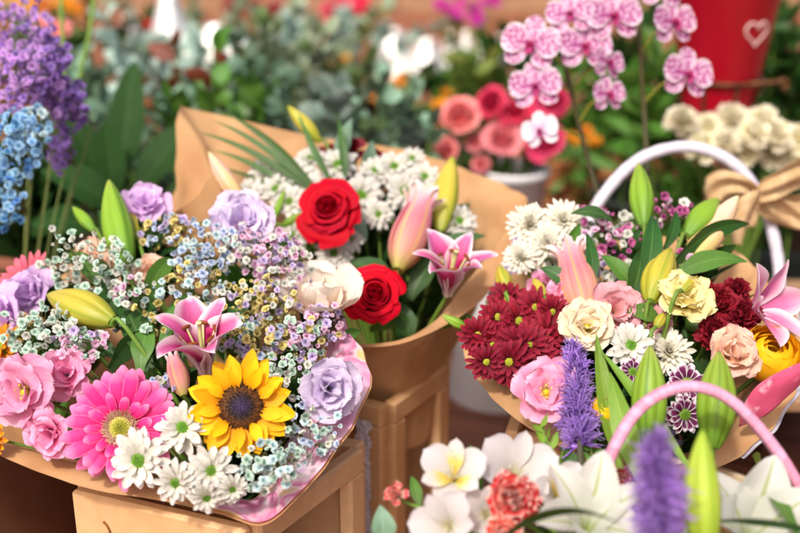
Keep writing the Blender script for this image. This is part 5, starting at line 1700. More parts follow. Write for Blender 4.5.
def posy(px, py, d, blooms, r_px, key, label, seed, leaf_mat=None, nleaf=60, lsz=(.05, .022), name='potted_flower', cat='potted flower', pot_mat=None, pot_r=.07, poth=None, stems=True, group=None, own_pot=True):
    """pot standing on the ground with blossoms at given image places"""
    q = random.Random(seed)
    c = P(px, py, d)
    poth = poth or max(.08, min(.2, c.z * .5))
    root, inv = thing(name, label, cat, group, (c.x, c.y, 0))
    if own_pot:
        MB().lathe([(0, .001), (pot_r * .72, 0), (pot_r, poth - .02), (pot_r * 1.08, poth - .018), (pot_r * 1.08, poth), (pot_r * .98, poth - .002), (pot_r * .9, poth - .03), (0, poth - .03)], 32).build('pot', pot_mat or TERRA, root)
    b0 = Vector((c.x, c.y, poth - .03))
    ms = MB()
    mb = MB()
    for i, (x, y) in enumerate(blooms):
        w = P(x, y, d + q.uniform(-.06, .06))
        me = bloom_mesh(*key[:3]) if isinstance(key, tuple) else bloom_mesh(*key[i % len(key)][:3])
        o = bpy.data.objects.new('blossom', me)
        COL.objects.link(o)
        o.parent = root
        z = (facing(q.uniform(-.5, .5), q.uniform(.1, .8)))
        s_ = M(r_px, d) * q.uniform(.82, 1.12)
        o.matrix_local = inv @ (Matrix.Translation(w) @ z.to_track_quat('Z', 'Y').to_matrix().to_4x4() @ Matrix.Rotation(q.uniform(0, 6), 4, 'Z') @ Matrix.Diagonal((s_, s_, s_, 1)))
        ms.tube(crom([b0, b0.lerp(w, .5) + Vector((0, 0, .02)), w], 8), .002, 5)
    if stems:
        ms.build('stems', STEM, root, local=inv)
    if nleaf:
        for i in range(nleaf):
            x, y = q.choice(blooms)
            w = P(x, y, d)
            p = b0.lerp(w, q.uniform(.3, 1.0)) + Vector((q.gauss(0, .025), q.gauss(0, .025), q.gauss(-.01, .02)))
            z = Vector((q.uniform(-1, 1), q.uniform(-1, .6), q.uniform(-.2, .8))).normalized()
            m = Matrix.Translation(p) @ z.to_track_quat('Z', 'Y').to_matrix().to_4x4() @ Matrix.Rotation(q.uniform(0, 6.28), 4, 'Z')
            s_ = q.uniform(.6, 1.25)
            pg, uv = leafmesh(lsz[0] * s_, lsz[1] * s_, q.uniform(-10, 25), q.uniform(-60, 20), nv=6, nu=3)
            A = np.array(m)
            sh = pg.shape
            mb.grid((pg.reshape(-1, 3) @ A[:3, :3].T + A[:3, 3]).reshape(sh), uv)
        mb.build('leaves', leaf_mat or LEAFM, root, local=inv)
    return root


# eucalyptus and dark leaves behind the left bouquets
EUCC = pmat('leaf pale eucalyptus', [(0, '#7c9a92'), (1, '#a4b8ac')], rib=('#c0ccc0', .06, .5), ihue=.03, ivar=.35, trans=.2, rough=.6, mottle=.3, var=.35)
OLV = pmat('leaf dusky olive', [(0, '#4c5a30'), (1, '#66744a')], ihue=.03, ivar=.35, trans=.2, rough=.6, mottle=.3, var=.35)
ek = dict(tp=.5, k=2.2, wb=.35, tip=.1)
EU = [(110, 80, 2.35, 'eucalyptus bunch just right of the purple statice'), (190, 62, 2.35, 'eucalyptus bunch below the tall glare vase'), (262, 48, 3.3, 'eucalyptus bunch behind the two glare vases'), (66, 40, 2.6, 'pale far eucalyptus bunch behind the statice'), (205, 14, 3.4, 'pale far eucalyptus bunch above the added glare vases'), (345, 40, 3.3, 'pale far eucalyptus bunch by the far glare vases'), (140, 105, 2.0, 'eucalyptus bunch behind the purple statice'), (185, 75, 2.25, 'eucalyptus bunch under the added glare vases'), (225, 95, 1.95, 'eucalyptus bunch behind the folded kraft sheet'), (262, 62, 2.2, 'eucalyptus bunch right of the added glare vases'), (290, 95, 2.0, 'eucalyptus bunch above the palm blades'), (328, 72, 2.3, 'eucalyptus bunch behind the upper red rose'), (350, 105, 1.95, 'eucalyptus bunch just over the kraft sheet'), (392, 118, 2.0, 'eucalyptus bunch left of the salmon roses'), (100, 42, 3.1, 'farther eucalyptus bunch behind the statice'), (290, 35, 2.9, 'farther eucalyptus bunch left of the far glare vases')]
for i, (x, y, d, lb) in enumerate(EU):
    mt = (EUCA, EUCC, OLV, EUCC, EUCB, EUCC, EUCA, EUCC, LEAFM, EUCB, EUCA, OLV, EUCC, EUCA, LEAFB, EUCB)[i]
    bucket_of_leaves(x, y, d, (44, 22), 160 if i != 13 else 80, .042, .030, mt, lb, 200 + i, potlabel=lb.replace('eucalyptus bunch', 'dark bucket of eucalyptus'), **ek)
OL = pmat('leaf olive', [(0, '#5c6a2a'), (1, '#76843a')], rib=('#98a25c', .06, .5), ihue=.03, ivar=.35, trans=.25, var=.25, mottle=.15)
BR = pmat('leaf bronze', [(0, '#7a4a28'), (1, '#a4683c')], ihue=.03, ivar=.35, trans=.25, var=.25, mottle=.15)
for i, (x, y, d, sx, sy, n, mt, L, Wd, lb) in enumerate(((300, 55, 2.8, 60, 26, 160, EUCC, .06, .03, 'pale leafy bunch behind the eucalyptus'), (185, 70, 2.1, 60, 34, 50, BR, .06, .035, 'thin bronze leafy bunch among the eucalyptus'), (474, 98, 2.6, 46, 22, 180, OL, .06, .028, 'olive leafy bunch behind the salmon roses'), (530, 70, 2.8, 50, 50, 200, LEAFD, .07, .03, 'dark leafy bunch behind the orchids'), (592, 110, 2.48, 34, 30, 150, LEAFM, .07, .026, 'green leafy bunch in the wooden trough'), (650, 110, 2.2, 40, 34, 160, LEAFM, .08, .03, 'green leafy bunch between the orchids and the red bucket'), (640, 60, 2.9, 60, 40, 180, LEAFD, .07, .03, 'dark leafy bunch beside the red bucket'), (790, 60, 2.3, 30, 50, 220, LEAFD, .07, .03, 'dark leafy bunch on the far side of the red bucket'), (440, 84, 3.6, 60, 14, 120, LEAFD, .07, .03, 'dark leafy bunch below the far glare vases'), (330, 25, 4.0, 60, 16, 110, OL, .07, .03, 'olive leafy bunch in front of the fence'), (780, 190, 1.9, 26, 18, 90, LEAFD, .07, .02, 'dark leafy bunch under the ivory carnations'), (690, 190, 1.85, 40, 14, 120, LEAFM, .06, .02, 'green leafy bunch inside the white hoop'), (30, 200, 1.75, 40, 30, 160, LEAFB, .10, .045, 'dark leafy bunch under the blue babys breath'))):
    bucket_of_leaves(x, y, d, (sx * .6, sy * .6), n, L, Wd, mt, lb, 230 + i, potlabel=None if lb.find('trough') > 0 else 'plastic bucket of the ' + lb)
# peace lily leaves
PLANTL, pinv = thing('peace_lily', 'broad leaved dark green plant with two pale stalks beside the purple statice', 'plant', None, (P(130, 230, 1.75).x, P(130, 230, 1.75).y, 0))
pb = P(130, 230, 1.75)
MB().lathe([(0, .001), (.075, 0), (.1, .2), (.108, .2), (.108, .22), (.095, .219), (.09, .19), (0, .19)], 32).build('pot', DPOT, PLANTL)


def broad(parent, inv, p0, p1, wpx, mat, sag=.1, turn=0.0, fold=.25, stalk=None):
    a, b = P(*p0), P(*p1)
    ax = b - a
    L = ax.length
    ax.normalize()
    nrm = (-FWD - ax * (-FWD).dot(ax)).normalized()
    nrm = Matrix.Rotation(turn, 3, ax) @ nrm
    lat = ax.cross(nrm)
    wd = M(wpx, p0[2])
    t, u = np.linspace(0, 1, 16), np.linspace(-1, 1, 7)
    U, T = np.meshgrid(u, t)
    w = wprof(t, .2, .4, 1.6, 1.15, .01)[:, None] * wd / 2
    arch = sag * L * 4 * T * (1 - T)
    Pg = np.array(a) + np.array(ax) * (T * L)[..., None] + np.array(lat) * (U * w)[..., None] + np.array(nrm) * (fold * w * np.abs(U))[..., None] + np.array(UP) * arch[..., None]
    MB().grid(Pg, np.stack([(U + 1) / 2, T], -1)).build('leaf', mat, parent, local=inv)
    if stalk is not None:
        MB().tube(crom([stalk, Vector(stalk).lerp(a, .6) + Vector((0, 0, .03)), a], 8), .003, 5).build('leaf_stalk', STEM, parent, local=inv)


for a, b, w, tn in (((110, 200, 1.75), (60, 110, 1.72), 34, .3), ((120, 200, 1.75), (135, 60, 1.78), 38, 0), ((130, 205, 1.72), (205, 120, 1.75), 42, -.4), ((150, 215, 1.7), (250, 170, 1.74), 34, -.6), ((120, 215, 1.68), (40, 170, 1.66), 40, .6), ((140, 225, 1.66), (215, 200, 1.66), 36, -.5), ((100, 230, 1.64), (30, 225, 1.6), 36, .5), ((115, 210, 1.72), (105, 120, 1.7), 32, .1)):
    broad(PLANTL, pinv, a, b, w, LEAFB, turn=tn, stalk=(pb.x, pb.y, .18))
for x0, x1 in ((60, 62), (80, 92)):
    MB().tube(crom([Vector((pb.x, pb.y, .19)), P(75, 150, 1.75), P(x1, 20, 1.75), P(x1 + 2, -30, 1.76)], 14), .0035, 6).build('flower_stalk', STEM, PLANTL, local=pinv)

# upper left: statice and blue babys breath
TS = P(5, 300, 1.45)
TS.z = .2
pot(0, 0, 0, .10, .085, .24, 'tall brown pot holding the purple statice and blue babys breath', smat('brown clay', '#4e3222', '#654330', 8, .7, .2, bump=.3, fibre=(160, .08)), loc=(TS.x - .02, TS.y, 0), cat='pot')
for i, (x, y, rx, ry, n, ks, lb, d) in enumerate(((18, 40, 34, 46, 80, ['violet', 'orchid', 'orchid'], 'purple statice head at the top of the tall pot', 1.42), (14, 80, 34, 34, 80, ['orchid', 'orchid', 'violet'], 'bright violet statice head above the blue babys breath', 1.38), (46, 70, 22, 40, 60, ['violet'], 'deep purple statice head along the outside of the tall pot bunch', 1.42), (60, 100, 14, 26, 36, ['violet', 'violet', 'orchid'], 'small purple statice sprig standing apart', 1.44), (78, 105, 11, 22, 24, ['violet'], 'short purple statice sprig beside the pale stalks', 1.46), (62, 148, 12, 22, 30, ['violet'], 'low purple statice sprig hanging beside the blue babys breath', 1.45))):
    spray(x, y, d, rx, ry, min(100, int(n * 1.7)), [BB[k] for k in ks], lb, TS, 'purple statice', 400 + i, size=1.2, name='statice', mind=3.5, dep=.05)
for i, (x, y, rx, ry, n, ks, lb, d) in enumerate(((14, 145, 26, 36, 80, ['sky', 'deepblue', 'sky'], 'sky blue babys breath bunch below the statice', 1.33), (34, 130, 18, 22, 40, ['sky', 'sky', 'aqua'], 'pale blue babys breath sprig next to the statice', 1.34), (8, 195, 18, 30, 44, ['deepblue', 'sky'], 'deep blue babys breath hanging lowest', 1.34))):
    spray(x, y, d, rx, ry, n, [BB[k] for k in ks], lb, TS, 'blue babys breath', 410 + i, size=1.35, mind=6, dep=.05)

# salmon and hot pink roses in a white pot on a low wooden box
rp = P(514, 167, 2.14)
pot(514, 167, 2.14, .064, .048, .16, 'white glazed pot of salmon and hot pink roses', WPOT, loc=(rp.x, rp.y, rp.z - .16), rimh=.018)
RB = [(462, 128, 28, 'pinkrose', 'largest salmon rose at the side of the white pot'), (501, 152, 27, 'pinkrose', 'salmon rose over the white pot rim'), (448, 157, 17, 'pinkrose', 'small salmon rose low behind the kraft sheet'), (478, 150, 15, 'pinkrose', 'small salmon rose between the two larger salmon roses'), (494, 112, 22, 'hotrose', 'hot pink rose behind the largest salmon rose'), (516, 124, 23, 'hotrose', 'hot pink rose in the middle of the white pot'), (552, 112, 26, 'hotrose', 'hot pink rose behind the pale orchid flower'), (550, 152, 25, 'hotrose', 'hot pink rose over the pot below the orchid'), (482, 172, 13, 'pinkrose', 'small salmon rosebud at the pot edge')]
for x, y, r, k, lb in RB:
    rose(x, y - 4, 2.11, r * .82, (rng.uniform(-.3, .3), rng.uniform(.2, .5)), lb, Vector((rp.x, rp.y, rp.z - .06)), PM[k], n=22, open_=.55, tall=1.2, group='roses in the white pot')
sprig(Vector((rp.x, rp.y, rp.z - .05)), P(480, 160, 2.17), 'leafy rose sprig at the white pot rim', LEAFM, n=14, L=.05, Wd=.03, seed=500)
sprig(Vector((rp.x, rp.y, rp.z - .05)), P(425, 135, 2.18), 'grey green leafy sprig beside the largest salmon rose', EUCA, n=14, L=.05, Wd=.03, seed=501)
sprig(Vector((rp.x, rp.y, rp.z - .05)), P(540, 150, 2.19), 'leafy rose sprig under the hot pink roses', LEAFD, n=14, L=.05, Wd=.03, seed=502)


def slat_box(cx, cy, z0, w, l, h, rz, label, n=3, name='wooden_crate', mat=None):
    root, inv = thing(name, label, 'crate', None, (cx, cy, z0))
    root.matrix_world = Matrix.Translation((cx, cy, z0)) @ Matrix.Rotation(rz, 4, 'Z')
    mat = mat or WOODL
    sh = h / n
    for i in range(n):
        z = sh * (i + .5)
        for sy in (-1, 1):
            MB().box((0, sy * l / 2, z), (w, .012, sh * .86), bev=.002).build('slat', mat, root, smooth=False)
        for sx in (-1, 1):
            MB().box((sx * (w / 2 - .007), 0, z), (.012, l - .014, sh * .86), bev=.002).build('slat', mat, root, smooth=False)
    for sx in (-1, 1):
        for sy in (-1, 1):
            MB().box((sx * (w / 2 - .028), sy * (l / 2 - .02), h / 2), (.028, .024, h - .004), bev=.002).build('corner_post', mat, root, smooth=False)
    MB().box((0, 0, .012), (w - .03, l - .03, .012)).build('base_board', mat, root, smooth=False)
    MB().box((0, 0, h * .86), (w - .03, l - .03, .012)).build('inner_board', mat, root, smooth=False)
    return root


slat_box(rp.x - .02, rp.y + .04, 0, .34, .26, (rp.z - .16) , .06, 'low slatted wooden crate carrying the white rose pot', 2)
br_ = P(592, 150, 2.46)
slat_box(br_.x, br_.y, 0, .38, .20, br_.z, -.06, 'tall slatted wooden trough behind the first orchid stem', 4)

# white wrapped pot on the ground between the wraps
wp = G(496, 410, 0)
pot(0, 0, 0, .062, .092, .21, 'white pot with sloping sides on the paving between the kraft wraps', WPOT, loc=(wp.x + .01, wp.y + .075, 0), rim=False, soil=False)
lw, linv = thing('paper_sleeve', 'pale lilac paper sleeve standing in the white pot', 'wrapping paper', None, (wp.x, wp.y + .075, .17))
mb = MB()
rl = [Vector((wp.x + .01 + .062 * math.cos(a) * 1.0, wp.y + .075 + .062 * math.sin(a), .262 + .02 * math.sin(a * 2))) for a in np.linspace(0, 2 * math.pi, 12, endpoint=False)]
sheet(mb, rl, Vector((wp.x + .01, wp.y + .075, .165)), .045, n=64, rows=12, wr=.004)
mb.build('sleeve_sheet', smat('lilac paper', '#b9a6d2', '#d0c0e2', 30, .5, .3, bump=.3, trans=.25), lw, local=linv)

# orchids on a low bench
BX0, BX1 = .26, .95
bench, binv = thing('wooden_bench', 'low brown wooden bench behind the burgundy bouquet', 'bench', None, (.6, 1.62, 0))
for i in range(4):
    MB().box((0, -.18 + i * .12, .19), (.72, .115, .018), bev=.002).build('board', WOODB, bench, smooth=False)
for sx in (-1, 1):
    for sy in (-1, 1):
        MB().box((sx * .32, sy * .18, .09), (.04, .04, .179), bev=.002).build('leg', WOODB, bench, smooth=False)


def orchid_flower(parent, inv, px, py, d, rpx, face, pale=False, roll=0.0):
    r = M(rpx, d)
    z = facing(*face)
    q = z.to_track_quat('Z', 'Y').to_matrix()
    # keep the dorsal sepal up
    up = (UP - z * UP.dot(z)).normalized()
    x = up.cross(z)
    rot = Matrix((x, up, z)).transposed().to_4x4() @ Matrix.Rotation(roll, 4, 'Z')
    fo = bpy.data.objects.new('flower', None)
    COL.objects.link(fo)
    fo.parent = parent
    fo.matrix_local = inv @ (Matrix.Translation(P(px, py, d)) @ rot)
    mat = PM['orchw'] if pale else PM['orch']
    for az, l, w in ((90, .98, .74), (222, .98, .72), (318, .98, .72)):
        pg, uv = petal(r * l, r * w, 6, -8, R(az), r * .03, -.001, 10, 7, wb=.3, tp=.55, k=2.1, m=1.7, tip=.08, cup=.12, ripple=.01)
        MB().grid(pg, uv).build('sepal', mat, fo)
    for az in (8, 172):
        pg, uv = petal(r * .98, r * 1.06, 10, 4, R(az), r * .02, .002, 12, 11, wb=.25, tp=.55, k=2.4, m=2.0, tip=.3, cup=.10, ripple=.02, rn=1.5)
        MB().grid(pg, uv).build('petal', mat, fo)
    mb = MB()
    for az, l, w, a0, a1 in ((270, .42, .30, 60, -30), (310, .28, .24, 70, 50), (230, .28, .24, 70, 50)):
        pg, uv = petal(r * l, r * w, a0, a1, R(az), r * .03, .004, 8, 5, wb=.4, tp=.6, k=1.6, tip=.1, cup=.5)
        mb.grid(pg, uv)
    dome(mb, r * .09, r * .16, .004, 10, 5)
    mb.build('lip', PM['orchlip'], fo)


ODARK = pmat('orchid spike', [(0, '#3c3a26'), (1, '#54502e')], trans=0)
for (label, base, spike, fls) in (
    ('pink spotted orchid with flowers hanging to the side of a bent dark stem', (615, 262), [(612, 245), (601, 205), (588, 160), (570, 88), (560, 30), (580, -20)],
     [(531, 44, 27, (-.2, .1), 0, -.2), (535, 86, 24, (-.1, .1), 0, .1), (541, 130, 18, (-.5, .0), 1, .2), (570, 14, 22, (-.2, .2), 0, .1), (584, 46, 25, (.1, .1), 0, 0), (612, 16, 27, (.15, .1), 0, .1), (607, 62, 18, (.7, .1), 0, -.1), (607, 94, 18, (.5, .1), 0, .1)]),
    ('pink spotted orchid on a straight dark stem in front of the red bucket', (655, 262), [(652, 240), (648, 180), (644, 110), (640, 50), (640, -10), (650, -40)],
     [(672, 22, 24, (.5, .1), 0, .1), (686, 74, 25, (.3, .05), 0, -.1), (660, -14, 24, (.3, .2), 0, 0)])):
    d = 1.52
    bl = P(base[0], base[1], d)
    root, inv = thing('orchid', label, 'orchid', 'spotted orchids', (bl.x, bl.y, .20))
    MB().lathe([(0, .001), (.045, 0), (.06, .13), (.066, .13), (.066, .15), (.058, .149), (.054, .12), (0, .12)], 32).build('pot', WPOT, root)
    bb_ = Vector((bl.x, bl.y, .32))
    sp = crom([bb_] + [P(x, y, d + (.02 if i < 3 else -.0)) for i, (x, y) in enumerate(spike)], 30)
    MB().tube(sp, [.0046 - .0016 * i / 29 for i in range(30)], 7).build('stem', ODARK, root, local=inv)
    for (x, y, r, fc, pale, rl_) in fls:
        orchid_flower(root, inv, x, y, d - .05, r * 1.1, fc, bool(pale), rl_)
        w = P(x, y, d - .046)
        near = min(sp, key=lambda s_: (Vector(s_) - (w + Vector((0, 0, -.03)))).length)
        MB().tube(crom([near, (Vector(near) + w) / 2 + Vector((0, .01, .006)), w + FWD * .004], 6), .0016, 5).build('flower_stalk', pmat('orchid stalk', [(0, '#8a8a34'), (1, '#a89a40')], trans=0), root, local=inv)
    for k in range(4):
        a = k * 1.7 + .4
        e = bb_ + Vector((.14 * math.cos(a), .10 * math.sin(a), .03))
        pg, uv = leafmesh(.15, .055, 55, -5 + 10 * k, fold=.2, nv=12, nu=5, tp=.55, k=2)
        m = np.array(Matrix.Translation(bb_) @ Matrix.Rotation(a, 4, 'Z'))
        sh = pg.shape
        MB().grid((pg.reshape(-1, 3) @ m[:3, :3].T + m[:3, 3]).reshape(sh), uv).build('leaf', LEAFM, root, local=inv)

# white hoop basket with burlap bow
dW = 1.50
wb_ = P(686, 330, dW)
wbz = .20
root, inv = thing('white_basket', 'white basket with a tall white hoop handle tied with a burlap bow', 'basket', None, (wb_.x, wb_.y, wbz))
WHT = smat('white painted cane', '#c8c2d2', '#d8d2de', 20, .5, .4, bump=.25, fibre=(200, .05))
WHTC = canemat('white wound cane', '#cfc9da', '#dad5e0', '#a59cb4', 60)
MB().lathe([(0, .001), (.09, 0), (.115, .06), (.13, .12), (.136, .126), (.128, .124), (.11, .06), (.085, .01)], 48).build('basket_body', WHT, root)
hp = [P(*q) for q in ((584, 300, dW), (588, 230, dW), (606, 192, dW), (642, 158, dW), (690, 147, dW), (735, 165, dW), (764, 206, dW), (778, 260, dW), (779, 310, dW))]
MB().tube(crom(hp, 300), [.0076 * (1 + .07 * abs(math.sin(i * .21)) + .05 * noise.noise(Vector((i * .04, 3, 0)))) for i in range(300)], 12).build('handle', WHTC, root, local=inv)
BURL = smat('burlap', '#d8b486', '#e6caa0', 60, .85, .1, bump=.8, fibre=(700, .22), trans=.3, bdist=.0015)
bow, binv2 = thing('burlap_bow', 'burlap ribbon bow tied on the white hoop handle', 'ribbon', None, P(756, 196, dW - .03))


def ribbon(pts, wd, name, wprofile=None, crumple=.006):
    c = crom(pts, 36)
    rows = []
    for i in range(36):
        t = c[min(i + 1, 35)] - c[max(i - 1, 0)]
        t = t / np.linalg.norm(t)
        y = np.array(-FWD * .35 + UP * .94)
        y = y - t * y.dot(t)
        y /= np.linalg.norm(y)
        w = wd * (wprofile[0] + (wprofile[1] - wprofile[0]) * math.sin(math.pi * i / 35) if wprofile else 1)
        us = np.linspace(-1, 1, 9)
        nn_ = np.cross(t, y)
        rows.append([c[i] + y * u * w / 2 + nn_ * crumple * math.sin(5 * u + i * .2) for u in us])
    MB().grid(np.array(rows)).build(name, BURL, bow, local=binv2, solid=.0005)


B0 = (757, 196, dW - .035)
ribbon([P(*q) for q in (B0, (775, 186, dW - .05), (806, 172, dW - .04), (826, 186, dW - .02), (812, 206, dW - .005), (782, 206, dW - .02), B0)], M(32, dW), 'loop', (.4, 1.15))
ribbon([P(*q) for q in (B0, (742, 186, dW - .05), (722, 184, dW - .04), (708, 196, dW - .02), (718, 208, dW - .0), (740, 206, dW - .02), B0)], M(26, dW), 'loop', (.4, 1.1))
ribbon([P(*q) for q in (B0, (752, 206, dW - .045), (742, 222, dW - .05), (736, 244, dW - .045))], M(34, dW), 'tail', (.5, 1.0))
ribbon([P(*q) for q in (B0, (772, 208, dW - .03), (792, 216, dW - .02), (816, 224, dW - .02))], M(26, dW), 'tail', (.5, 1.0))
mb = MB()
mb.lathe([(0, -.012), (.008, -.010), (.012, 0), (.008, .010), (0, .012)], 14, c=(0, 0, 0))
mb.build('knot', BURL, bow)

# red bucket with a chalk heart on a rusty wire stand
dR_ = 1.92
REDP = smat('red enamel', '#b00822', '#bc0c2c', 7, .34, .5, bump=.12, fibre=(40, .05), bdist=.004)
cr = P(722, 40, dR_)
rb0, rt0, hb = M(33, dR_), M(58, dR_), .30
zb = P(716, 126, dR_).z
root, inv = thing('red_bucket', 'tall tapered red bucket with a white chalk heart', 'bucket', None, (cr.x, cr.y, zb))
MB().lathe([(0, .001), (rb0, 0), (rb0 + .002, .004), (rt0, hb - .004), (rt0 + .004, hb), (rt0 + .002, hb + .003), (rt0 - .003, hb), (rb0 - .003, .01)], 64).build('bucket_body', REDP, root)
hm = MB()
hz = P(751, 26, dR_).z - zb
R_at = lambda z: rb0 + (rt0 - rb0) * z / hb
for off in (0,):
    pts = []
    for i in range(49):
        t = i / 48 * 2 * math.pi
        s_ = (.0175 - .003 * off)
        hx_ = s_ * 16 * math.sin(t) ** 3 / 16
        hy_ = s_ * (13 * math.cos(t) - 5 * math.cos(2 * t) - 2 * math.cos(3 * t) - math.cos(4 * t)) / 16 + .0006 * math.sin(i * 1.3)
        z = hz + hy_ * 1.25
        rr = R_at(z) + .0009
        th0 = math.asin(max(-1, min(1, (P(751, 30, dR_).x - cr.x) / R_at(hz) * .72)))
        th = th0 + hx_ * 1.35 / rr
        pts.append((rr * math.sin(th), -rr * math.cos(th), z))
    hm.tube(pts, .0017, 6)
hm.build('chalk_heart', smat('chalk', '#d8b8b8', '#e8d4d0', 300, .9, .1, lohi=(.3, .6)), root)
RUST = smat('rusty wire', '#4a2c1c', '#7a5034', 60, .6, .4, .5, bump=.5)
root, inv = thing('wire_stand', 'rusty wire ring stand holding the red bucket', 'stand', None, (cr.x, cr.y, 0))
rz_ = P(740, 80, dR_).z
ang = np.linspace(0, 2 * math.pi, 41)
rr = R_at(rz_ - zb) + .006
MB().tube([(rr * math.cos(a), rr * math.sin(a), rz_) for a in ang], .0045, 7, cap=False).build('ring', RUST, root)
MB().tube([(rr * math.cos(a) * .8, rr * math.sin(a) * .8, zb - .006) for a in ang], .0045, 7, cap=False).build('ring', RUST, root)
for k in range(8):
    a = k * math.pi / 4 + .2
    MB().tube([(rr * math.cos(a), rr * math.sin(a), rz_), (rr * .8 * math.cos(a), rr * .8 * math.sin(a), zb - .006), (rr * 1.1 * math.cos(a), rr * 1.1 * math.sin(a), 0.004)], .0035, 6).build('leg', RUST, root)
arm = crom([(rr * .5, -rr * .86, rz_), (rr * 1.1, -rr * .9, rz_ + .004), (rr * 1.25, -rr * .85, rz_ + .008), (rr * 1.36, -rr * .82, rz_ + .002), (rr * 1.31, -rr * .82, rz_ - .010), (rr * 1.22, -rr * .85, rz_ - .003)], 20)
MB().tube(arm, .004, 6).build('scroll_arm', RUST, root)

# ivory carnations in front of the stand
IV = [(681, 124), (706, 132), (728, 122), (722, 148), (752, 136), (760, 124), (776, 138), (794, 142), (742, 154), (700, 150), (800, 160), (770, 158)]
ivc = P(740, 240, 1.80)
IVT = Vector((ivc.x, ivc.y, .24))
pot(0, 0, 0, .09, .075, .22, 'dark pot of ivory carnations behind the white hoop', DPOT, loc=(ivc.x, ivc.y, 0), rim=True)
IVL = ['at the near end of the row', 'beside the end one', 'under the wire stand leg', 'low in the middle', 'below the red bucket', 'behind, at the top of the bunch', 'right of the bucket base', 'near the far end', 'just over the white hoop', 'low at the near end', 'lowest at the far end', 'above the burlap bow']
for (x, y), lb in zip(IV, IVL):
    carnation(x, y, 1.76 + rng.uniform(-.03, .03), 19, (rng.uniform(-.2, .3), rng.uniform(.3, .7)), 'ivory carnation ' + lb, IVT, PM['ivory'], n=(7, 8, 8, 6, 5), group='ivory carnations below the red bucket')

# far pots and colour along the back
K = lambda k, m, kind: (k, m, kind)
FB = [(188, 60, 2.8, [(184, 56), (194, 62), (178, 66), (200, 52), (150, 26)], 8, K('bl_red', PM['red'], 'simple'), 'red blossoms far behind the eucalyptus', TERRA),
      (45, 35, 2.6, [(40, 30), (55, 40), (48, 22), (62, 30), (36, 44)], 11, K('bl_pinkr', PM['pinkrose'], 'simple'), 'salmon blossoms behind the purple statice', TERRA),
      (60, 8, 4.2, [(50, 8), (66, 4), (80, 10), (40, 4), (72, 16)], 10, K('bl_orange', PM['orange'], 'simple'), 'orange blossoms by the back fence', TERRA),
      (30, 3, 4.6, [(16, 6), (28, 2), (40, 8)], 9, K('bl_yellow', PM['yellow'], 'simple'), 'yellow blossoms by the back fence', TERRA),
      (350, 8, 3.8, [(340, 6), (352, 10), (362, 4), (346, 0), (332, 10), (358, 14)], 11, K('bl_mag', PM['hotrose'], 'simple'), 'pink blossoms in a terracotta pot left of the far glare vases', TERRA),
      (462, 5, 3.0, [(440, 6), (450, 12), (462, 4), (474, 10), (486, 4), (478, 20), (456, 18), (494, 2)], 9, K('bl_mag2', pmat('magenta petal', [(0, '#a00a78'), (1, '#d030a8')], trans=.3), 'simple'), 'magenta blossoms above the far glare vases', TERRA),
      (395, 92, 2.9, [(388, 88), (400, 94), (412, 88), (404, 80), (380, 98)], 10, K('bl_orange', PM['orange'], 'simple'), 'orange blossoms below the far glare vases', TERRA),
      (450, 100, 2.5, [(446, 96), (456, 102), (440, 106)], 9, K('bl_orange', PM['orange'], 'simple'), 'orange blossoms behind the largest salmon rose', TERRA),
      (580, 135, 2.35, [(572, 140), (586, 132), (594, 142)], 9, K('bl_orange', PM['orange'], 'simple'), 'orange blossoms over the wooden trough', TERRA),
      (250, 14, 4.4, [(240, 12), (256, 8), (268, 16), (230, 6), (276, 10)], 10, K('bl_burg', PM['burg'], 'simple'), 'dark red blossoms by the fence', TERRA),
      (140, 92, 2.5, [(134, 98), (146, 104), (152, 94), (128, 110)], 7, K('bl_orange', PM['orange'], 'simple'), 'orange blossoms beside the bronze leaves', TERRA),
      (300, 30, 3.2, [(290, 30), (304, 24), (318, 34), (330, 26), (280, 36)], 9, K('bl_pinkr', PM['pinkrose'], 'simple'), 'salmon blossoms above the eucalyptus', TERRA),
      (225, 85, 2.6, [(220, 92), (232, 98), (216, 104)], 6, K('bl_red', PM['red'], 'simple'), 'red blossoms above the folded kraft sheet', TERRA),
      (330, 62, 3.0, [(322, 60), (334, 66), (342, 58)], 8, K('bl_yellow', PM['yellow'], 'simple'), 'yellow blossoms behind the eucalyptus', TERRA)]
for i, (x, y, d, bl, r, key, lb, pm) in enumerate(FB):
    posy(x, y, d, bl, r, key, 'pot of ' + lb, 600 + i, pot_mat=pm, nleaf=50, group='blurred flower pots at the back')
GLARE_METAL = smat('glare silver', '#f4f2ee', '#faf8f5', 6, .55, .5, .9, bump=.05)  # for made-up vases, silvered and sloped to glare like patches of daylight
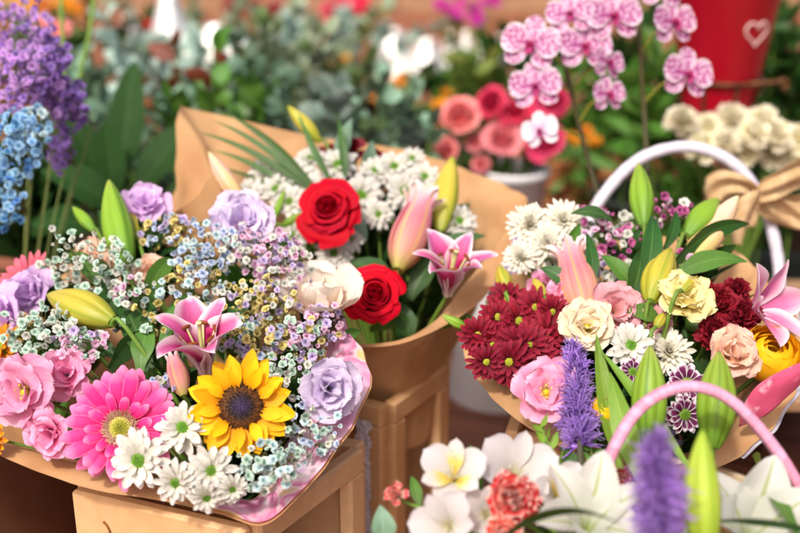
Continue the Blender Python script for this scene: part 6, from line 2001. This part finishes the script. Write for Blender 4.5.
for i, (x, y, d, w, h, hs_, lb) in enumerate(((392, 30, 4.0, 28, 0, 44, 'widest added daylight glare vase on the far shelf'), (426, 40, 3.9, 24, 0, 44, 'added daylight glare vase with sloping shoulders beside the widest one'), (450, 32, 4.0, 12, 0, 36, 'slim added daylight glare vase, first of three on the far shelf'), (466, 32, 4.05, 12, 0, 38, 'slim added daylight glare vase, middle of three on the far shelf'), (482, 34, 4.0, 12, 0, 36, 'slim added daylight glare vase, last of three on the far shelf'), (498, 36, 4.1, 8, 0, 22, 'small added daylight glare vase beside the three slim ones'), (168, -4, 2.6, 26, 0, 60, 'tall added daylight glare vase above the statice and eucalyptus'), (214, 24, 2.6, 22, 0, 26, 'added daylight glare vase among the eucalyptus leaves'), (240, 30, 2.6, 17, 0, 22, 'smaller added daylight glare vase next to the one among the eucalyptus'), (130, 8, 3.6, 9, 0, 16, 'little added daylight glare vase behind the pale stalks'))):
    top = P(x, y, d)
    hh = top.z - (.17 if i < 6 else 0.0)
    rb_, rt_ = M(w, d), M(w, d) * .38
    hs = min(M(hs_, d), hh * .95)
    root, inv = thing('glare_vase', lb, 'vase', 'added daylight glare vases along the back', (top.x, top.y, top.z - hh))
    prof = [(0, .001), (rb_ * .9, 0), (rb_, .004)]
    if hh - hs > .02:
        prof.append((rb_, hh - hs))
    sl = [(rb_ + (rt_ - rb_) * t, hh - hs + hs * (t * .92 + .05 * math.sin(math.pi * t))) for t in np.linspace(.02, 1, 10)]
    prof += sl + [(rt_ * 1.05, hh), (rt_ * .8, hh - .002), (rt_ * .7, hh - hs * .5)]
    MB().lathe(prof, 40).build('vase_body', GLARE_METAL, root)
# plank shelf that carries the added glare vases
sh, sinv = thing('plank_shelf', 'low plank shelf carrying the added glare vases at the back', 'shelf', None, (.1, P(430, 75, 4.0).y, 0))
MB().box((0, 0, .155), (2.0, .34, .028), bev=.004).build('board', WOODB, sh, smooth=False)
for sx in (-1, 1):
    MB().box((sx * .9, 0, .07), (.06, .28, .1395)).build('support', WOODB, sh, smooth=False)
